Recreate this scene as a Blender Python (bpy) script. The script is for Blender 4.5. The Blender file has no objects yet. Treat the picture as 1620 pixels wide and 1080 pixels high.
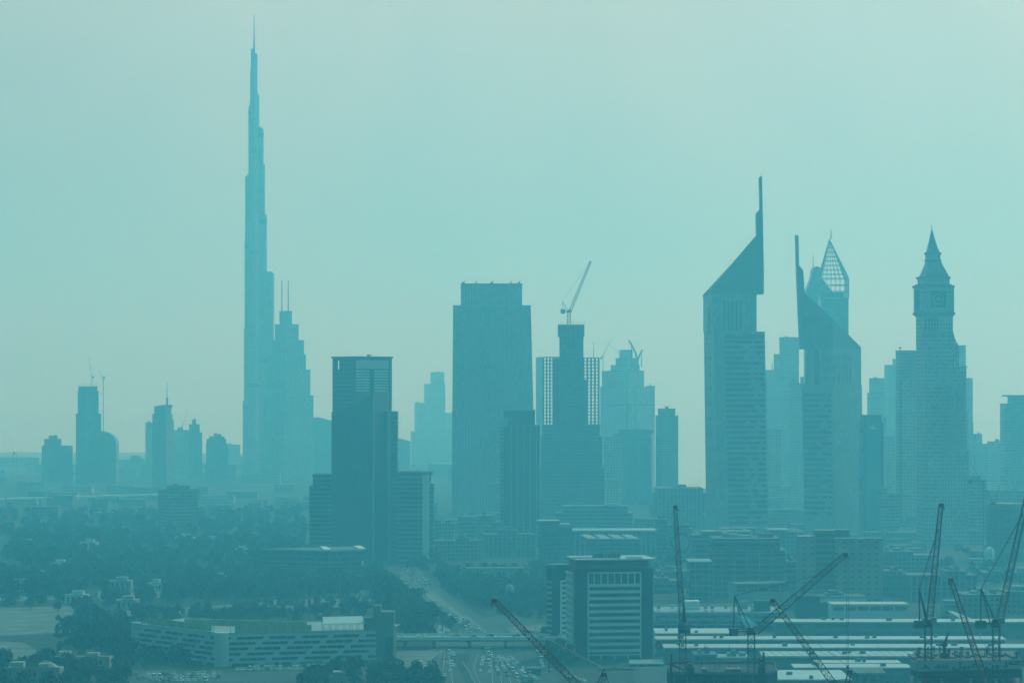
import bpy, bmesh, math, random
import numpy as np
from mathutils import Vector
random.seed(7)
S = bpy.context.scene
COL = S.collection
# ---------------------------------------------------------------- camera
F, PX0, HY, H = 4350.0, 810.0, 628.0, 141.0      # focal length in photo pixels, centre column, horizon row, eye height (m)
cam = bpy.data.objects.new('camera', bpy.data.cameras.new('camera')); COL.objects.link(cam)
cam.location = (0, 0, H); cam.rotation_euler = (math.radians(90), 0, 0)
cam.data.sensor_width = 36.0; cam.data.lens = 36.0 * F / 1620.0
cam.data.shift_y = (HY - 540.0) / 1620.0
cam.data.clip_start = 1.0; cam.data.clip_end = 60000.0
S.camera = cam
# ---------------------------------------------------------------- sky, sun, exposure
SUN_EL, SUN_AZ = math.radians(40), math.radians(35)   # azimuth clockwise from +Y (view direction): the sun stands ahead, to the right
sd = Vector((math.sin(SUN_AZ) * math.cos(SUN_EL), math.cos(SUN_AZ) * math.cos(SUN_EL), math.sin(SUN_EL)))
W = bpy.data.worlds.new('World'); S.world = W; W.use_nodes = True
nt = W.node_tree; nt.nodes.clear(); N = nt.nodes.new; LK = nt.links.new
out = N('ShaderNodeOutputWorld'); bg = N('ShaderNodeBackground'); LK(bg.outputs[0], out.inputs[0])
sky = N('ShaderNodeTexSky'); sky.sky_type = 'NISHITA'; sky.sun_disc = False
sky.sun_elevation = SUN_EL; sky.sun_rotation = SUN_AZ; sky.dust_density = 6; sky.air_density = 1.0
SKYK = 0.10
tc = N('ShaderNodeTexCoord'); sep = N('ShaderNodeSeparateXYZ'); LK(tc.outputs['Generated'], sep.inputs[0])
ramp = N('ShaderNodeValToRGB'); LK(sep.outputs['Z'], ramp.inputs[0])     # dust veil: colour by height above the horizon
cr = ramp.color_ramp; cr.elements[0].position = 0.0; cr.elements[1].position = 1.0
def veil(p, c):
    e = cr.elements.new(p); e.color = (*c, 1)
cr.elements[0].color = (0.240, 0.619, 0.592, 1); cr.elements[1].color = (0.130, 0.745, 0.813, 1)
veil(0.06, (0.255, 0.514, 0.432)); veil(0.14, (0.375, 0.553, 0.480)); veil(0.30, (0.210, 0.685, 0.727))
def nmath(op, a, b=None):
    n = N('ShaderNodeMath'); n.operation = op
    for i, v in enumerate((a, b)):
        if v is None: continue
        if isinstance(v, (int, float)): n.inputs[i].default_value = v
        else: LK(v, n.inputs[i])
    return n.outputs[0]
dot = N('ShaderNodeVectorMath'); dot.operation = 'DOT_PRODUCT'; LK(tc.outputs['Generated'], dot.inputs[0]); dot.inputs[1].default_value = sd
glow = nmath('ADD', nmath('MULTIPLY', nmath('POWER', nmath('DIVIDE', nmath('ADD', dot.outputs['Value'], 1.0), 1.6), 4.4), 0.79), 0.21)   # brighter towards the hidden sun
noi = N('ShaderNodeTexNoise'); noi.inputs['Scale'].default_value = 4.0; noi.inputs['Distortion'].default_value = 0.6; noi.inputs['Detail'].default_value = 4
LK(tc.outputs['Generated'], noi.inputs['Vector'])
mr = N('ShaderNodeMapRange'); mr.inputs[1].default_value = 0.3; mr.inputs[2].default_value = 0.7
mr.inputs[3].default_value = 0.82; mr.inputs[4].default_value = 1.18; LK(noi.outputs[0], mr.inputs[0])
vm = N('ShaderNodeVectorMath'); vm.operation = 'SCALE'; LK(ramp.outputs[0], vm.inputs[0]); LK(nmath('MULTIPLY', mr.outputs[0], glow), vm.inputs['Scale'])
sc_ = N('ShaderNodeVectorMath'); sc_.operation = 'SCALE'; sc_.inputs['Scale'].default_value = 1.0 / SKYK
tint = N('ShaderNodeTexNoise'); tint.inputs['Scale'].default_value = 7.0; tint.inputs['Detail'].default_value = 3; LK(tc.outputs['Generated'], tint.inputs['Vector'])
tr = N('ShaderNodeValToRGB'); LK(tint.outputs[0], tr.inputs[0])      # thin veils of slightly greener and bluer dust
te = tr.color_ramp.elements; te[0].position = 0.35; te[0].color = (0.94, 1.0, 1.08, 1); te[1].position = 0.65; te[1].color = (1.06, 1.02, 0.94, 1)
tv = N('ShaderNodeVectorMath'); tv.operation = 'MULTIPLY'; LK(vm.outputs[0], tv.inputs[0]); LK(tr.outputs[0], tv.inputs[1])
LK(tv.outputs[0], sc_.inputs[0])
mx = N('ShaderNodeMixRGB'); mx.inputs[0].default_value = 0.95
LK(sky.outputs[0], mx.inputs[1]); LK(sc_.outputs[0], mx.inputs[2]); LK(mx.outputs[0], bg.inputs[0])
bg.inputs[1].default_value = SKYK
sun = bpy.data.objects.new('sun', bpy.data.lights.new('sun', 'SUN')); COL.objects.link(sun)
sun.data.energy = 1.5; sun.data.angle = math.radians(12); sun.data.color = (1.0, 0.95, 0.86)
sun.rotation_euler = sd.to_track_quat('Z', 'Y').to_euler()
S.view_settings.view_transform = 'Standard'; S.view_settings.look = 'None'
S.view_settings.exposure = 0.0; S.view_settings.gamma = 1.0
cy = S.cycles
cy.use_denoising = True; cy.max_bounces = 5; cy.diffuse_bounces = 2; cy.glossy_bounces = 2; cy.transmission_bounces = 2
cy.volume_bounces = 2; cy.transparent_max_bounces = 8
# ---------------------------------------------------------------- helpers
def G(px, py, z=0.0):
    """photo pixel of a point lying at height z -> world x, y"""
    d = (H - z) * F / (py - HY)
    return ((px - PX0) * d / F, d)
def GD(d, z=0.0):
    return HY + (H - z) * F / d
class MB:
    def __init__(s): s.v = []; s.f = []; s.m = []
    def add(s, vs, fs, mi=0):
        b = len(s.v); s.v += [tuple(p) for p in vs]
        for f in fs: s.f.append([b + i for i in f]); s.m.append(mi)
    def box(s, x0, x1, y0, y1, z0, z1, mi=0):
        s.prism([(x0, y0), (x1, y0), (x1, y1), (x0, y1)], z0, z1, mi)
    def prism(s, plan, z0, z1, mi=0):
        n = len(plan)
        if sum(plan[i][0] * plan[(i + 1) % n][1] - plan[(i + 1) % n][0] * plan[i][1] for i in range(n)) < 0: plan = plan[::-1]
        lo = z0 if callable(z0) else (lambda x, y: z0)
        hi = z1 if callable(z1) else (lambda x, y: z1)
        vs = [(x, y, lo(x, y)) for x, y in plan] + [(x, y, hi(x, y)) for x, y in plan]
        fs = [list(range(n))[::-1], [n + i for i in range(n)]] + [[i, (i + 1) % n, n + (i + 1) % n, n + i] for i in range(n)]
        s.add(vs, fs, mi)
    def loft(s, a, za, b, zb, mi=0):
        """frustum between two plans with the same number of corners"""
        n = len(a)
        vs = [(x, y, za) for x, y in a] + [(x, y, zb) for x, y in b]
        s.add(vs, [list(range(n))[::-1], [n + i for i in range(n)]] + [[i, (i + 1) % n, n + (i + 1) % n, n + i] for i in range(n)], mi)
    def slab(s, poly, y0, y1, mi=0):
        """outline in x,z extruded along y"""
        n = len(poly)
        if sum(poly[i][0] * poly[(i + 1) % n][1] - poly[(i + 1) % n][0] * poly[i][1] for i in range(n)) < 0: poly = poly[::-1]
        vs = [(x, y0, z) for x, z in poly] + [(x, y1, z) for x, z in poly]
        s.add(vs, [list(range(n)), [n + i for i in range(n)][::-1]] + [[(i + 1) % n, i, n + i, n + (i + 1) % n] for i in range(n)], mi)
    def tube(s, p, q, r, n=4, r2=None, mi=0):
        p = Vector(p); q = Vector(q); d = q - p
        if d.length < 1e-6: return
        d.normalize(); a = d.cross(Vector((0, 0, 1)))
        if a.length < 1e-3: a = Vector((1, 0, 0))
        a.normalize(); b = d.cross(a); r2 = r if r2 is None else r2; vs = []
        for c, rr in ((p, r), (q, r2)):
            for i in range(n):
                t = 2 * math.pi * (i + .5) / n; vs.append(c + a * (rr * math.cos(t)) + b * (rr * math.sin(t)))
        s.add(vs, [list(range(n)), [n + i for i in range(n)][::-1]] + [[(i + 1) % n, i, n + i, n + (i + 1) % n] for i in range(n)], mi)
    def path(s, pts, r, n=4, mi=0):
        for a, b in zip(pts, pts[1:]): s.tube(a, b, r, n, mi=mi)
    def lathe(s, prof, n=16, cx=0, cy=0, rot=0.0, mi=0):
        vs = []
        for r, z in prof:
            for i in range(n):
                t = rot + 2 * math.pi * i / n; vs.append((cx + r * math.cos(t), cy + r * math.sin(t), z))
        fs = [list(range(n))[::-1], [(len(prof) - 1) * n + i for i in range(n)]]
        for k in range(len(prof) - 1):
            for i in range(n): fs.append([k * n + i, k * n + (i + 1) % n, (k + 1) * n + (i + 1) % n, (k + 1) * n + i])
        s.add(vs, fs, mi)
    def lattice(s, p, q, w, bays, r, w2=None, up=(0, 0, 1)):
        """four-chord lattice girder from p to q"""
        p = Vector(p); q = Vector(q); d = (q - p).normalized(); a = d.cross(Vector(up))
        if a.length < 1e-3: a = Vector((1, 0, 0))
        a.normalize(); b = d.cross(a); w2 = w if w2 is None else w2
        def cs(t):
            c = p.lerp(q, t); h = .5 * (w + (w2 - w) * t)
            return [c + a * (h * i) + b * (h * j) for i, j in ((-1, -1), (1, -1), (1, 1), (-1, 1))]
        prev = cs(0)
        for k in range(1, bays + 1):
            cur = cs(k / bays)
            for i in range(4):
                s.tube(prev[i], cur[i], r, 4)
                j = (i + 1) % 4
                s.tube(prev[i] if k % 2 else prev[j], cur[j] if k % 2 else cur[i], r * .6, 3)
                s.tube(cur[i], cur[j], r * .55, 3)
            prev = cur
    def mesh(s, name, mats):
        me = bpy.data.meshes.new(name); me.from_pydata(s.v, [], s.f)
        for m in (mats if isinstance(mats, (list, tuple)) else [mats]): me.materials.append(m)
        if any(s.m): me.polygons.foreach_set('material_index', s.m)
        me.update(); return me
    def build(s, name, mats, parent=None, loc=None, label=None):
        o = bpy.data.objects.new(name, s.mesh(name, mats)); COL.objects.link(o)
        if parent: o.parent = parent
        if loc: o.location = loc
        if label: o['label'] = label
        return o
def tag(o, label, cat, group=None):
    o['label'] = label; o['category'] = cat
    if group: o['group'] = group
    return o
def thing(name, label, cat, loc=(0, 0, 0), group=None):
    o = bpy.data.objects.new(name, None); o.empty_display_size = 2; COL.objects.link(o); o.location = loc
    return tag(o, label, cat, group)
def copy_thing(o, loc, rz=0.0, sc=None, label=None, group=None):
    c = o.copy(); COL.objects.link(c); c.location = loc; c.rotation_euler = (0, 0, rz)
    if sc: c.scale = sc if isinstance(sc, tuple) else (sc, sc, sc)
    if label: c['label'] = label
    if group: c['group'] = group
    for ch in o.children:
        k = ch.copy(); COL.objects.link(k); k.parent = c
    return c
# ---------------------------------------------------------------- materials
def new_mat(name):
    m = bpy.data.materials.new(name); m.use_nodes = True
    return m, m.node_tree, m.node_tree.nodes['Principled BSDF']
def math_(t, op, a, b=None, c=None):
    n = t.nodes.new('ShaderNodeMath'); n.operation = op
    for i, v in enumerate((a, b, c)):
        if v is None: continue
        if isinstance(v, (int, float)): n.inputs[i].default_value = v
        else: t.links.new(v, n.inputs[i])
    return n.outputs[0]
def mixc(t, f, a, b, mode='MIX'):
    n = t.nodes.new('ShaderNodeMixRGB'); n.blend_type = mode
    for i, v in enumerate((f, a, b)):
        if isinstance(v, (int, float)): n.inputs[i].default_value = v
        elif isinstance(v, tuple): n.inputs[i].default_value = (*v, 1)
        else: t.links.new(v, n.inputs[i])
    return n.outputs[0]
def wear(t, col, scale, lo, hi, coord='Object', detail=4):
    tc = t.nodes.new('ShaderNodeTexCoord'); n = t.nodes.new('ShaderNodeTexNoise')
    n.inputs['Scale'].default_value = scale; n.inputs['Detail'].default_value = detail
    t.links.new(tc.outputs[coord], n.inputs['Vector'])
    mr = t.nodes.new('ShaderNodeMapRange'); mr.inputs[1].default_value = .3; mr.inputs[2].default_value = .7
    mr.inputs[3].default_value = lo; mr.inputs[4].default_value = hi; t.links.new(n.outputs[0], mr.inputs[0])
    return mixc(t, 1.0, col, mr.outputs[0], 'MULTIPLY')
def plain(name, col, rough=.75, scale=.15, lo=.82, hi=1.12, metal=0.0):
    m, t, b = new_mat(name)
    t.links.new(wear(t, col, scale, lo, hi), b.inputs['Base Color'])
    b.inputs['Roughness'].default_value = rough; b.inputs['Metallic'].default_value = metal
    if rough >= .68: b.inputs['Specular IOR Level'].default_value = .08
    return m
def facade(name, wall, glass, fh=3.6, bw=3.0, fw=.6, ff=.55, rough=.18, rnd=.5, rib=None):
    """windows by floor height fh and bay width bw; fw / ff = glazed share of a bay / of a floor"""
    m, t, b = new_mat(name)
    tc = t.nodes.new('ShaderNodeTexCoord'); sp = t.nodes.new('ShaderNodeSeparateXYZ'); sn = t.nodes.new('ShaderNodeSeparateXYZ')
    t.links.new(tc.outputs['Object'], sp.inputs[0]); t.links.new(tc.outputs['Normal'], sn.inputs[0])
    u = math_(t, 'SUBTRACT', math_(t, 'MULTIPLY', sp.outputs[1], sn.outputs[0]), math_(t, 'MULTIPLY', sp.outputs[0], sn.outputs[1]))
    ub = math_(t, 'DIVIDE', u, bw); zb = math_(t, 'DIVIDE', sp.outputs[2], fh)
    mu = math_(t, 'LESS_THAN', math_(t, 'FRACT', ub), fw); mz = math_(t, 'LESS_THAN', math_(t, 'FRACT', zb), ff)
    side = math_(t, 'LESS_THAN', math_(t, 'ABSOLUTE', sn.outputs[2]), .5)
    mask = math_(t, 'MULTIPLY', math_(t, 'MULTIPLY', mu, mz), side)
    cv = t.nodes.new('ShaderNodeCombineXYZ')
    t.links.new(math_(t, 'FLOOR', ub), cv.inputs[0]); t.links.new(math_(t, 'FLOOR', zb), cv.inputs[1])
    wn = t.nodes.new('ShaderNodeTexWhiteNoise'); wn.noise_dimensions = '2D'; t.links.new(cv.outputs[0], wn.inputs['Vector'])
    gv = math_(t, 'MULTIPLY_ADD', math_(t, 'POWER', wn.outputs['Value'], 2.5), rnd * 3, 1 - rnd * .6)
    gcol = mixc(t, 1.0, glass, gv, 'MULTIPLY')
    wcol = wear(t, wall, .045, .75, 1.2)
    t.links.new(mixc(t, mask, wcol, gcol), b.inputs['Base Color'])
    t.links.new(math_(t, 'MULTIPLY_ADD', mask, rough - .7, .7), b.inputs['Roughness'])
    return m
M = {}
M['concrete'] = plain('pale_concrete', (.22, .30, .31), .85, .08)
M['conc_dark'] = plain('raw_concrete', (.13, .145, .145), .9, .1)
M['white'] = plain('white_render', (.52, .62, .63), .7, .06, .85, 1.08)
M['whiteroof'] = plain('white_sheet_roof', (.27, .36, .385), .6, .05, .86, 1.08)
M['beige'] = plain('beige_render', (.26, .28, .25), .8, .2)
M['fence'] = plain('ochre_screen', (.26, .25, .17), .8, .3, .8, 1.15)
M['roofgrey'] = plain('gravel_roof', (.10, .15, .155), .9, .2)
M['plant'] = plain('rooftop_plant', (.10, .15, .16), .7, .3)
M['steel'] = plain('crane_steel', (.022, .04, .05), .55, .3)
M['redsteel'] = plain('red_oxide_steel', (.10, .045, .045), .55, .3)
M['cable'] = plain('steel_cable', (.05, .06, .065), .5)
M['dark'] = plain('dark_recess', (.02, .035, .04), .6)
M['glass'] = plain('dark_window_glass', (.018, .05, .065), .12, .1, .8, 1.25)
M['glassb'] = plain('blue_window_glass', (.012, .045, .065), .12, .1, .8, 1.25)
M['navy'] = plain('dark_cladding', (.010, .042, .055), .7, .06, .85, 1.15)
M['asphalt'] = plain('asphalt', (.045, .07, .075), .9, .03, .85, 1.2)
M['kerb'] = plain('kerb_concrete', (.14, .18, .19), .85, .1)
M['sand'] = plain('sandy_lot', (.12, .155, .14), .95, .06, .62, 1.25)
M['lawn'] = plain('dry_lawn', (.016, .045, .034), .95, .03, .7, 1.3)
M['bark'] = plain('bark', (.09, .075, .055), .9, 2)
M['leaf'] = [plain('leaf_dark', (.018, .046, .028), .8, .25, .55, 1.5), plain('leaf_mid', (.024, .058, .034), .8, .25, .55, 1.5), plain('leaf_dusty', (.034, .068, .046), .8, .25, .55, 1.5)]
M['signgreen'] = plain('green_sign', (.01, .22, .14), .4)
M['signtext'] = plain('sign_lettering', (.003, .012, .016), .5)
M['signwhite'] = plain('white_lettering', (.72, .76, .75), .5)
M['signsheet'] = plain('sign_sheet', (.30, .39, .42), .7, .05, .92, 1.06)
M['stairwall'] = plain('stair_wall', (.13, .19, .20), .8, .06)
M['hoarding'] = plain('grey_hoarding_sheet', (.21, .27, .29), .6, .05, .9, 1.08)
M['carpark'] = plain('car_park_panel', (.36, .46, .48), .75, .06, .88, 1.08); M['blade'] = plain('blade_cladding', (.10, .17, .19), .5, .05, .88, 1.1); M['ribmetal'] = plain('rib_metal', (.17, .21, .22), .6, .05)
FA = {
 'bk': facade('blue_steel_facade', (.36, .30, .28), (.22, .19, .18), 4, 1.6, .7, .7, .2, .3),
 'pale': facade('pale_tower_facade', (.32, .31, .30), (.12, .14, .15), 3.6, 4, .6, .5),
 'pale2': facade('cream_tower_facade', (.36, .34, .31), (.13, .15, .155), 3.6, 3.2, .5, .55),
 'mid': facade('grey_tower_facade', (.16, .17, .17), (.06, .085, .095), 3.6, 3, .6, .55),
 'darkg': facade('dark_glass_facade', (.07, .12, .13), (.018, .055, .07), 3.8, 1.8, .85, .8, .14, .4),
 'dusk': facade('smoked_glass_facade', (.03, .05, .06), (.008, .03, .04), 3.8, 2.2, .85, .8, .3, .4),
 'darkr': facade('dark_ribbon_facade', (.09, .14, .15), (.02, .055, .07), 3.9, 9, .97, .6, .14, .35),
 'blue': facade('blue_glass_facade', (.06, .13, .16), (.018, .075, .12), 3.8, 2.4, .9, .82, .14, .35),
 'ribs': facade('ribbed_facade', (.25, .28, .28), (.17, .20, .21), 3.8, 3.4, .62, .93, .2, .25),
 'brick': facade('stone_clad_facade', (.26, .31, .33), (.13, .18, .205), 3.8, 2.8, .5, .62),
 'et': facade('aluminium_panel_facade', (.20, .28, .30), (.16, .24, .26), 4.4, 2.2, .93, .9, .35, .15),
 'low': facade('low_block_facade', (.12, .15, .15), (.03, .065, .075), 3.4, 3.4, .55, .5),
 'low2': facade('column_block_facade', (.13, .165, .165), (.03, .07, .085), 3.6, 4.2, .68, .86),
 'balc': facade('balcony_facade', (.26, .31, .31), (.06, .11, .12), 3.4, 6, .92, .6, .3, .4),
 'hotel': facade('hotel_facade', (.21, .235, .23), (.05, .09, .10), 3.9, 5.4, .42, .34),
 'arcade': facade('clerestory_wall', (.10, .15, .165), (.045, .10, .115), 6.0, 7.0, .93, .62, .3, .3),
 'bare': facade('bare_frame_facade', (.085, .10, .105), (.03, .045, .05), 3.8, 5, .8, .72, .6, .5),
}
# ---------------------------------------------------------------- building blocks
class Site:
    def __init__(s, pxc, d): s.X = (pxc - PX0) * d / F; s.d = d; s.k = d / F
    def x(s, px, dy=0.0): return (px - PX0) * (s.d + dy) / F - s.X
    def z(s, py, dy=0.0): return H - (py - HY) * (s.d + dy) / F
    def rect(s, xl, xr, cf=None, th=25, depth=30, y0=0.0, grow=0.0):
        """plan of a box whose picture spans xl..xr; cf = share of that span taken by the left face"""
        if cf is None:
            a, b = s.x(xl, y0), s.x(xr, y0)
            return [(a - grow, y0 - grow), (b + grow, y0 - grow), (b + grow, y0 + depth + grow), (a - grow, y0 + depth + grow)]
        T = math.radians(th); tot = (xr - xl) * s.k; h = cf * tot / math.sin(T); w = (1 - cf) * tot / math.cos(T)
        yl, yr = y0 + h * math.cos(T), y0 + w * math.sin(T)
        c = Vector((s.x(xl + cf * (xr - xl), y0), y0)); r = Vector((s.x(xr, yr), yr)); l = Vector((s.x(xl, yl), yl)); b = l + (r - c)
        P = [c, r, b, l]
        if grow:
            m = (c + r + b + l) / 4; P = [p + (p - m).normalized() * grow * 1.4 for p in P]
        return [tuple(p) for p in P]
class Face:
    """a vertical facade between plan points a (left) and b (right); s runs along it, off is outward"""
    def __init__(s, a, b, pa, pb):
        s.a = Vector(a); s.u = (Vector(b) - s.a); s.L = s.u.length; s.u.normalize(); s.n = Vector((s.u.y, -s.u.x)); s.pa, s.pb = pa, pb
    def s_(s, px): return (px - s.pa) / (s.pb - s.pa) * s.L
    def poly(s, mb, pts, o0, o1, mi=0):
        n = len(pts)
        if sum(pts[i][0] * pts[(i + 1) % n][1] - pts[(i + 1) % n][0] * pts[i][1] for i in range(n)) < 0: pts = pts[::-1]
        vs = [(*(s.a + s.u * t + s.n * o1), z) for t, z in pts] + [(*(s.a + s.u * t + s.n * o0), z) for t, z in pts]
        mb.add(vs, [list(range(n)), [n + i for i in range(n)][::-1]] + [[(i + 1) % n, i, n + i, n + (i + 1) % n] for i in range(n)], mi)
    def bar(s, mb, s0, s1, z0, z1, o0=-.3, o1=.25, mi=0): s.poly(mb, [(s0, z0), (s1, z0), (s1, z1), (s0, z1)], o0, o1, mi)
def tower(name, label, d, tiers, mat, cf=None, th=25, depth=None, cat='building', group=None, plant=1, roof='roofgrey'):
    """tiers = (left px, right px, top row[, bottom row]) from the top down"""
    xl, xr = tiers[-1][:2]; st = Site((xl + xr) / 2, d); D = depth or max(14, .75 * (xr - xl) * st.k)
    root = thing(name, label, cat, (st.X, d, 0), group); mb, pb = MB(), MB(); n = len(tiers); top = None
    for i, t in enumerate(tiers):
        yb = t[3] if len(t) > 3 else (tiers[i + 1][2] if i + 1 < n else None)
        z0 = 0 if yb is None else st.z(yb); z1 = st.z(t[2]) - .9; y0 = (n - 1 - i) * min(2.0, D * .06)
        Di = max(8, D - 2 * y0)
        mb.prism(st.rect(t[0], t[1], cf, th, Di, y0), z0, z1)
        rb = MB(); rb.prism(st.rect(t[0], t[1], cf, th, Di, y0, .35), z1, z1 + .9); rb.build('ledge' if i else 'roof', M[roof], root)
        if top is None: top = (t, z1 + .9, y0, Di)
    mb.build('wall', FA[mat] if isinstance(mat, str) else mat, root)
    if plant:
        t, z, y0, Di = top; w = (t[1] - t[0]); R = random.Random(int(xl * 7 + d))
        if d < 2700 and plant > 0: plant += 3
        for k in range(plant):
            pb = MB(); a = t[0] + w * R.uniform(.06, .7); b = a + w * R.uniform(.06, .24)
            pb.prism(st.rect(a, b, None, th, Di * .35, y0 + Di * R.uniform(.25, .4)), z, z + R.uniform(1.2, 3.4))
            pb.build('plant_room', M[R.choice(['plant', 'concrete', 'roofgrey'])], root)
        if d < 2700:
            pb = MB(); x = st.x(t[0] + w * R.uniform(.3, .7)); pb.tube((x, y0 + Di * .5, z), (x, y0 + Di * .5, z + R.uniform(4, 8)), .14, 4); pb.build('aerial', M['steel'], root)
    return root, st
def mast(root, st, px, ytop, ybot, r=.5, y=6.0, name='mast', r2=None):
    mb = MB(); mb.tube((st.x(px, y), y, st.z(ybot)), (st.x(px, y), y, st.z(ytop)), r, 6, r2 if r2 is not None else r * .6)
    return mb.build(name, M['steel'], root)
def text(body, size, parent, loc, rz, mat, name='lettering', ext=.04, sx=1.0):
    cu = bpy.data.curves.new(name, 'FONT'); cu.body = body; cu.size = size; cu.extrude = ext; cu.offset = .02 * size; cu.align_x = 'CENTER'; cu.align_y = 'CENTER'
    o = bpy.data.objects.new(name, cu); COL.objects.link(o); o.parent = parent; o.location = loc; o.rotation_euler = (math.radians(90), 0, rz)
    cu.materials.append(mat)
    me = bpy.data.meshes.new_from_object(o); me.name = name; m = bpy.data.objects.new(name, me); COL.objects.link(m)
    m.parent = parent; m.location = loc; m.rotation_euler = o.rotation_euler; m.scale = (sx, 1, 1); bpy.data.objects.remove(o); return m
# ---------------------------------------------------------------- the ground, roads and lots
def ground_mat():
    m, t, b = new_mat('desert_ground'); tc = t.nodes.new('ShaderNodeTexCoord')
    n1 = t.nodes.new('ShaderNodeTexNoise'); n1.inputs['Scale'].default_value = .011; n1.inputs['Detail'].default_value = 6
    t.links.new(tc.outputs['Object'], n1.inputs['Vector'])
    r = t.nodes.new('ShaderNodeValToRGB'); t.links.new(n1.outputs[0], r.inputs[0])
    e = r.color_ramp.elements; e[0].position = .38; e[0].color = (.014, .032, .028, 1); e[1].position = .62; e[1].color = (.04, .06, .056, 1)
    sp = t.nodes.new('ShaderNodeSeparateXYZ'); t.links.new(tc.outputs['Object'], sp.inputs[0])
    far = t.nodes.new('ShaderNodeMapRange'); far.inputs[1].default_value = 4800; far.inputs[2].default_value = 8500
    t.links.new(sp.outputs[1], far.inputs[0])
    c = mixc(t, far.outputs[0], r.outputs[0], (.34, .38, .36))      # far sand is paled to stand in for haze on the horizon
    t.links.new(wear(t, c, .12, .8, 1.2), b.inputs['Base Color']); b.inputs['Roughness'].default_value = .95; b.inputs['Specular IOR Level'].default_value = .08
    return m
def sky_mirror_mat():  # glossy reflector, added to match the sky near the horizon
    m, t, b = new_mat('sky_mirror'); b.inputs['Roughness'].default_value = .07; b.inputs['IOR'].default_value = 1.45
    t.links.new(wear(t, (.20, .28, .27), .002, .85, 1.15), b.inputs['Base Color']); return m
SKY_MIRROR = sky_mirror_mat()
def sheet(name, pts, z, mat, world=False):
    P = pts if world else [G(*p) for p in pts]
    mb = MB(); n = len(P)
    if sum(P[i][0] * P[(i + 1) % n][1] - P[(i + 1) % n][0] * P[i][1] for i in range(n)) < 0: P = P[::-1]
    mb.add([(x, y, z) for x, y in P], [list(range(n))])
    o = mb.build(name, mat); o['kind'] = 'structure'; return o
sheet('ground', [(-15000, -500), (15000, -500), (15000, 25000), (-15000, 25000)], 0, ground_mat(), True)
# highway corridor, its verges and the bridge ramp
sheet('highway', [(585, 898), (655, 893), (690, 925), (742, 962), (800, 1000), (862, 1045), (905, 1100), (640, 1100), (668, 1040), (690, 1012), (676, 985), (636, 945), (600, 915)], .05, M['asphalt'])
sheet('verge', [(688, 966), (700, 966), (728, 988), (722, 1000), (700, 992)], .10, M['lawn'])
sheet('median', [(712, 1034), (742, 1034), (738, 1052), (748, 1070), (762, 1100), (744, 1100), (732, 1070), (722, 1050)], .10, M['lawn'])
sheet('sand_verge', [(672, 930), (690, 938), (725, 968), (745, 976), (762, 992), (740, 985), (706, 962), (676, 944)], .10, M['sand'])
sheet('service_road', [(620, 1030), (704, 1028), (676, 1046), (668, 1062), (672, 1085), (655, 1085), (600, 1062)], .09, M['sand'])
for pts in ([(757, 1034), (752, 1046), (750, 1058), (754, 1070), (762, 1085)], [(731, 1046), (742, 1062), (756, 1090)], [(704, 1028), (690, 1036), (676, 1047), (670, 1060)]):
    mb = MB(); P = [G(*p) for p in pts]
    for a, b in zip(P, P[1:]):
        u = (Vector(b) - Vector(a)).normalized(); n = Vector((u.y, -u.x)) * .3
        mb.prism([tuple(Vector(a) + n), tuple(Vector(b) + n), tuple(Vector(b) - n), tuple(Vector(a) - n)], .0, .25)
    o = mb.build('kerb', M['kerb']); o['kind'] = 'structure'
sheet('car_park_lot', [(190, 1058), (365, 1064), (620, 1053), (640, 1060), (560, 1074), (330, 1084), (180, 1084)], .06, M['asphalt'])
sheet('sandy_lot', [(-30, 962), (118, 958), (150, 975), (205, 995), (120, 1000), (60, 1003), (-30, 1006)], .06, M['sand'])
sheet('sandy_field', [(-30, 1012), (40, 1016), (60, 1030), (45, 1042), (-30, 1046)], .06, M['sand'])
sheet('dirt_path', [(200, 966), (340, 958), (420, 949), (560, 946), (575, 928), (590, 930), (586, 952), (540, 960), (420, 963), (330, 968), (200, 974)], .06, M['sand'])
sheet('dirt_lane', [(-30, 944), (130, 940), (135, 946), (-30, 952)], .06, M['sand'])
sheet('villa_yard', [(150, 935), (250, 930), (262, 944), (160, 950)], .06, M['sand'])
sheet('lawn_field', [(560, 930), (720, 905), (880, 905), (880, 990), (790, 985), (740, 950)], .04, M['lawn'])
sheet('gravel_patch', [(752, 978), (800, 972), (845, 980), (840, 990), (770, 988)], .06, M['asphalt'])
sheet('sand_patch', [(800, 992), (862, 986), (868, 998), (812, 1002)], .06, M['sand'])
sheet('park_grass', [(-60, 850), (600, 846), (600, 960), (-60, 962)], .03, M['lawn'])
sheet('apron', [(1010, 985), (1980, 985), (2050, 1110), (1000, 1110)], .04, M['asphalt'])
sheet('sky_mirror_sheet', [(-15000, 7800), (-900, 7000), (-150, 6600), (100, 5000), (235, 4260), (900, 4220), (3000, 4200), (15000, 4200), (15000, 24900), (-15000, 24900)], .08, SKY_MIRROR, True)  # added sheet that mirrors the sky so the horizon line disappears
def dashes(lines, name, dash, gap, w):
    mb = MB()
    for p, q in lines:
        a, b = Vector(G(*p)), Vector(G(*q)); u = (b - a).normalized(); n = Vector((u.y, -u.x)) * w; t = 0
        while t < (b - a).length:
            c = a + u * t; e = a + u * min(t + dash, (b - a).length)
            mb.add([(*(c + n), .16), (*(e + n), .16), (*(e - n), .16), (*(c - n), .16)], [[0, 1, 2, 3]]); t += dash + gap
    o = mb.build(name, M['signwhite']); o['kind'] = 'structure'
dashes([((716 - 6 * k, 1032), (740 - 22 * k, 1098)) for k in range(1, 4)] + [((770 + 7 * k, 1036), (764 + 16 * k, 1090)) for k in range(1, 6)] + [((612 + 8 * k, 906), (676 + 9 * k, 978)) for k in range(1, 5)], 'lane_markings', 4, 7, .14)
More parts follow.
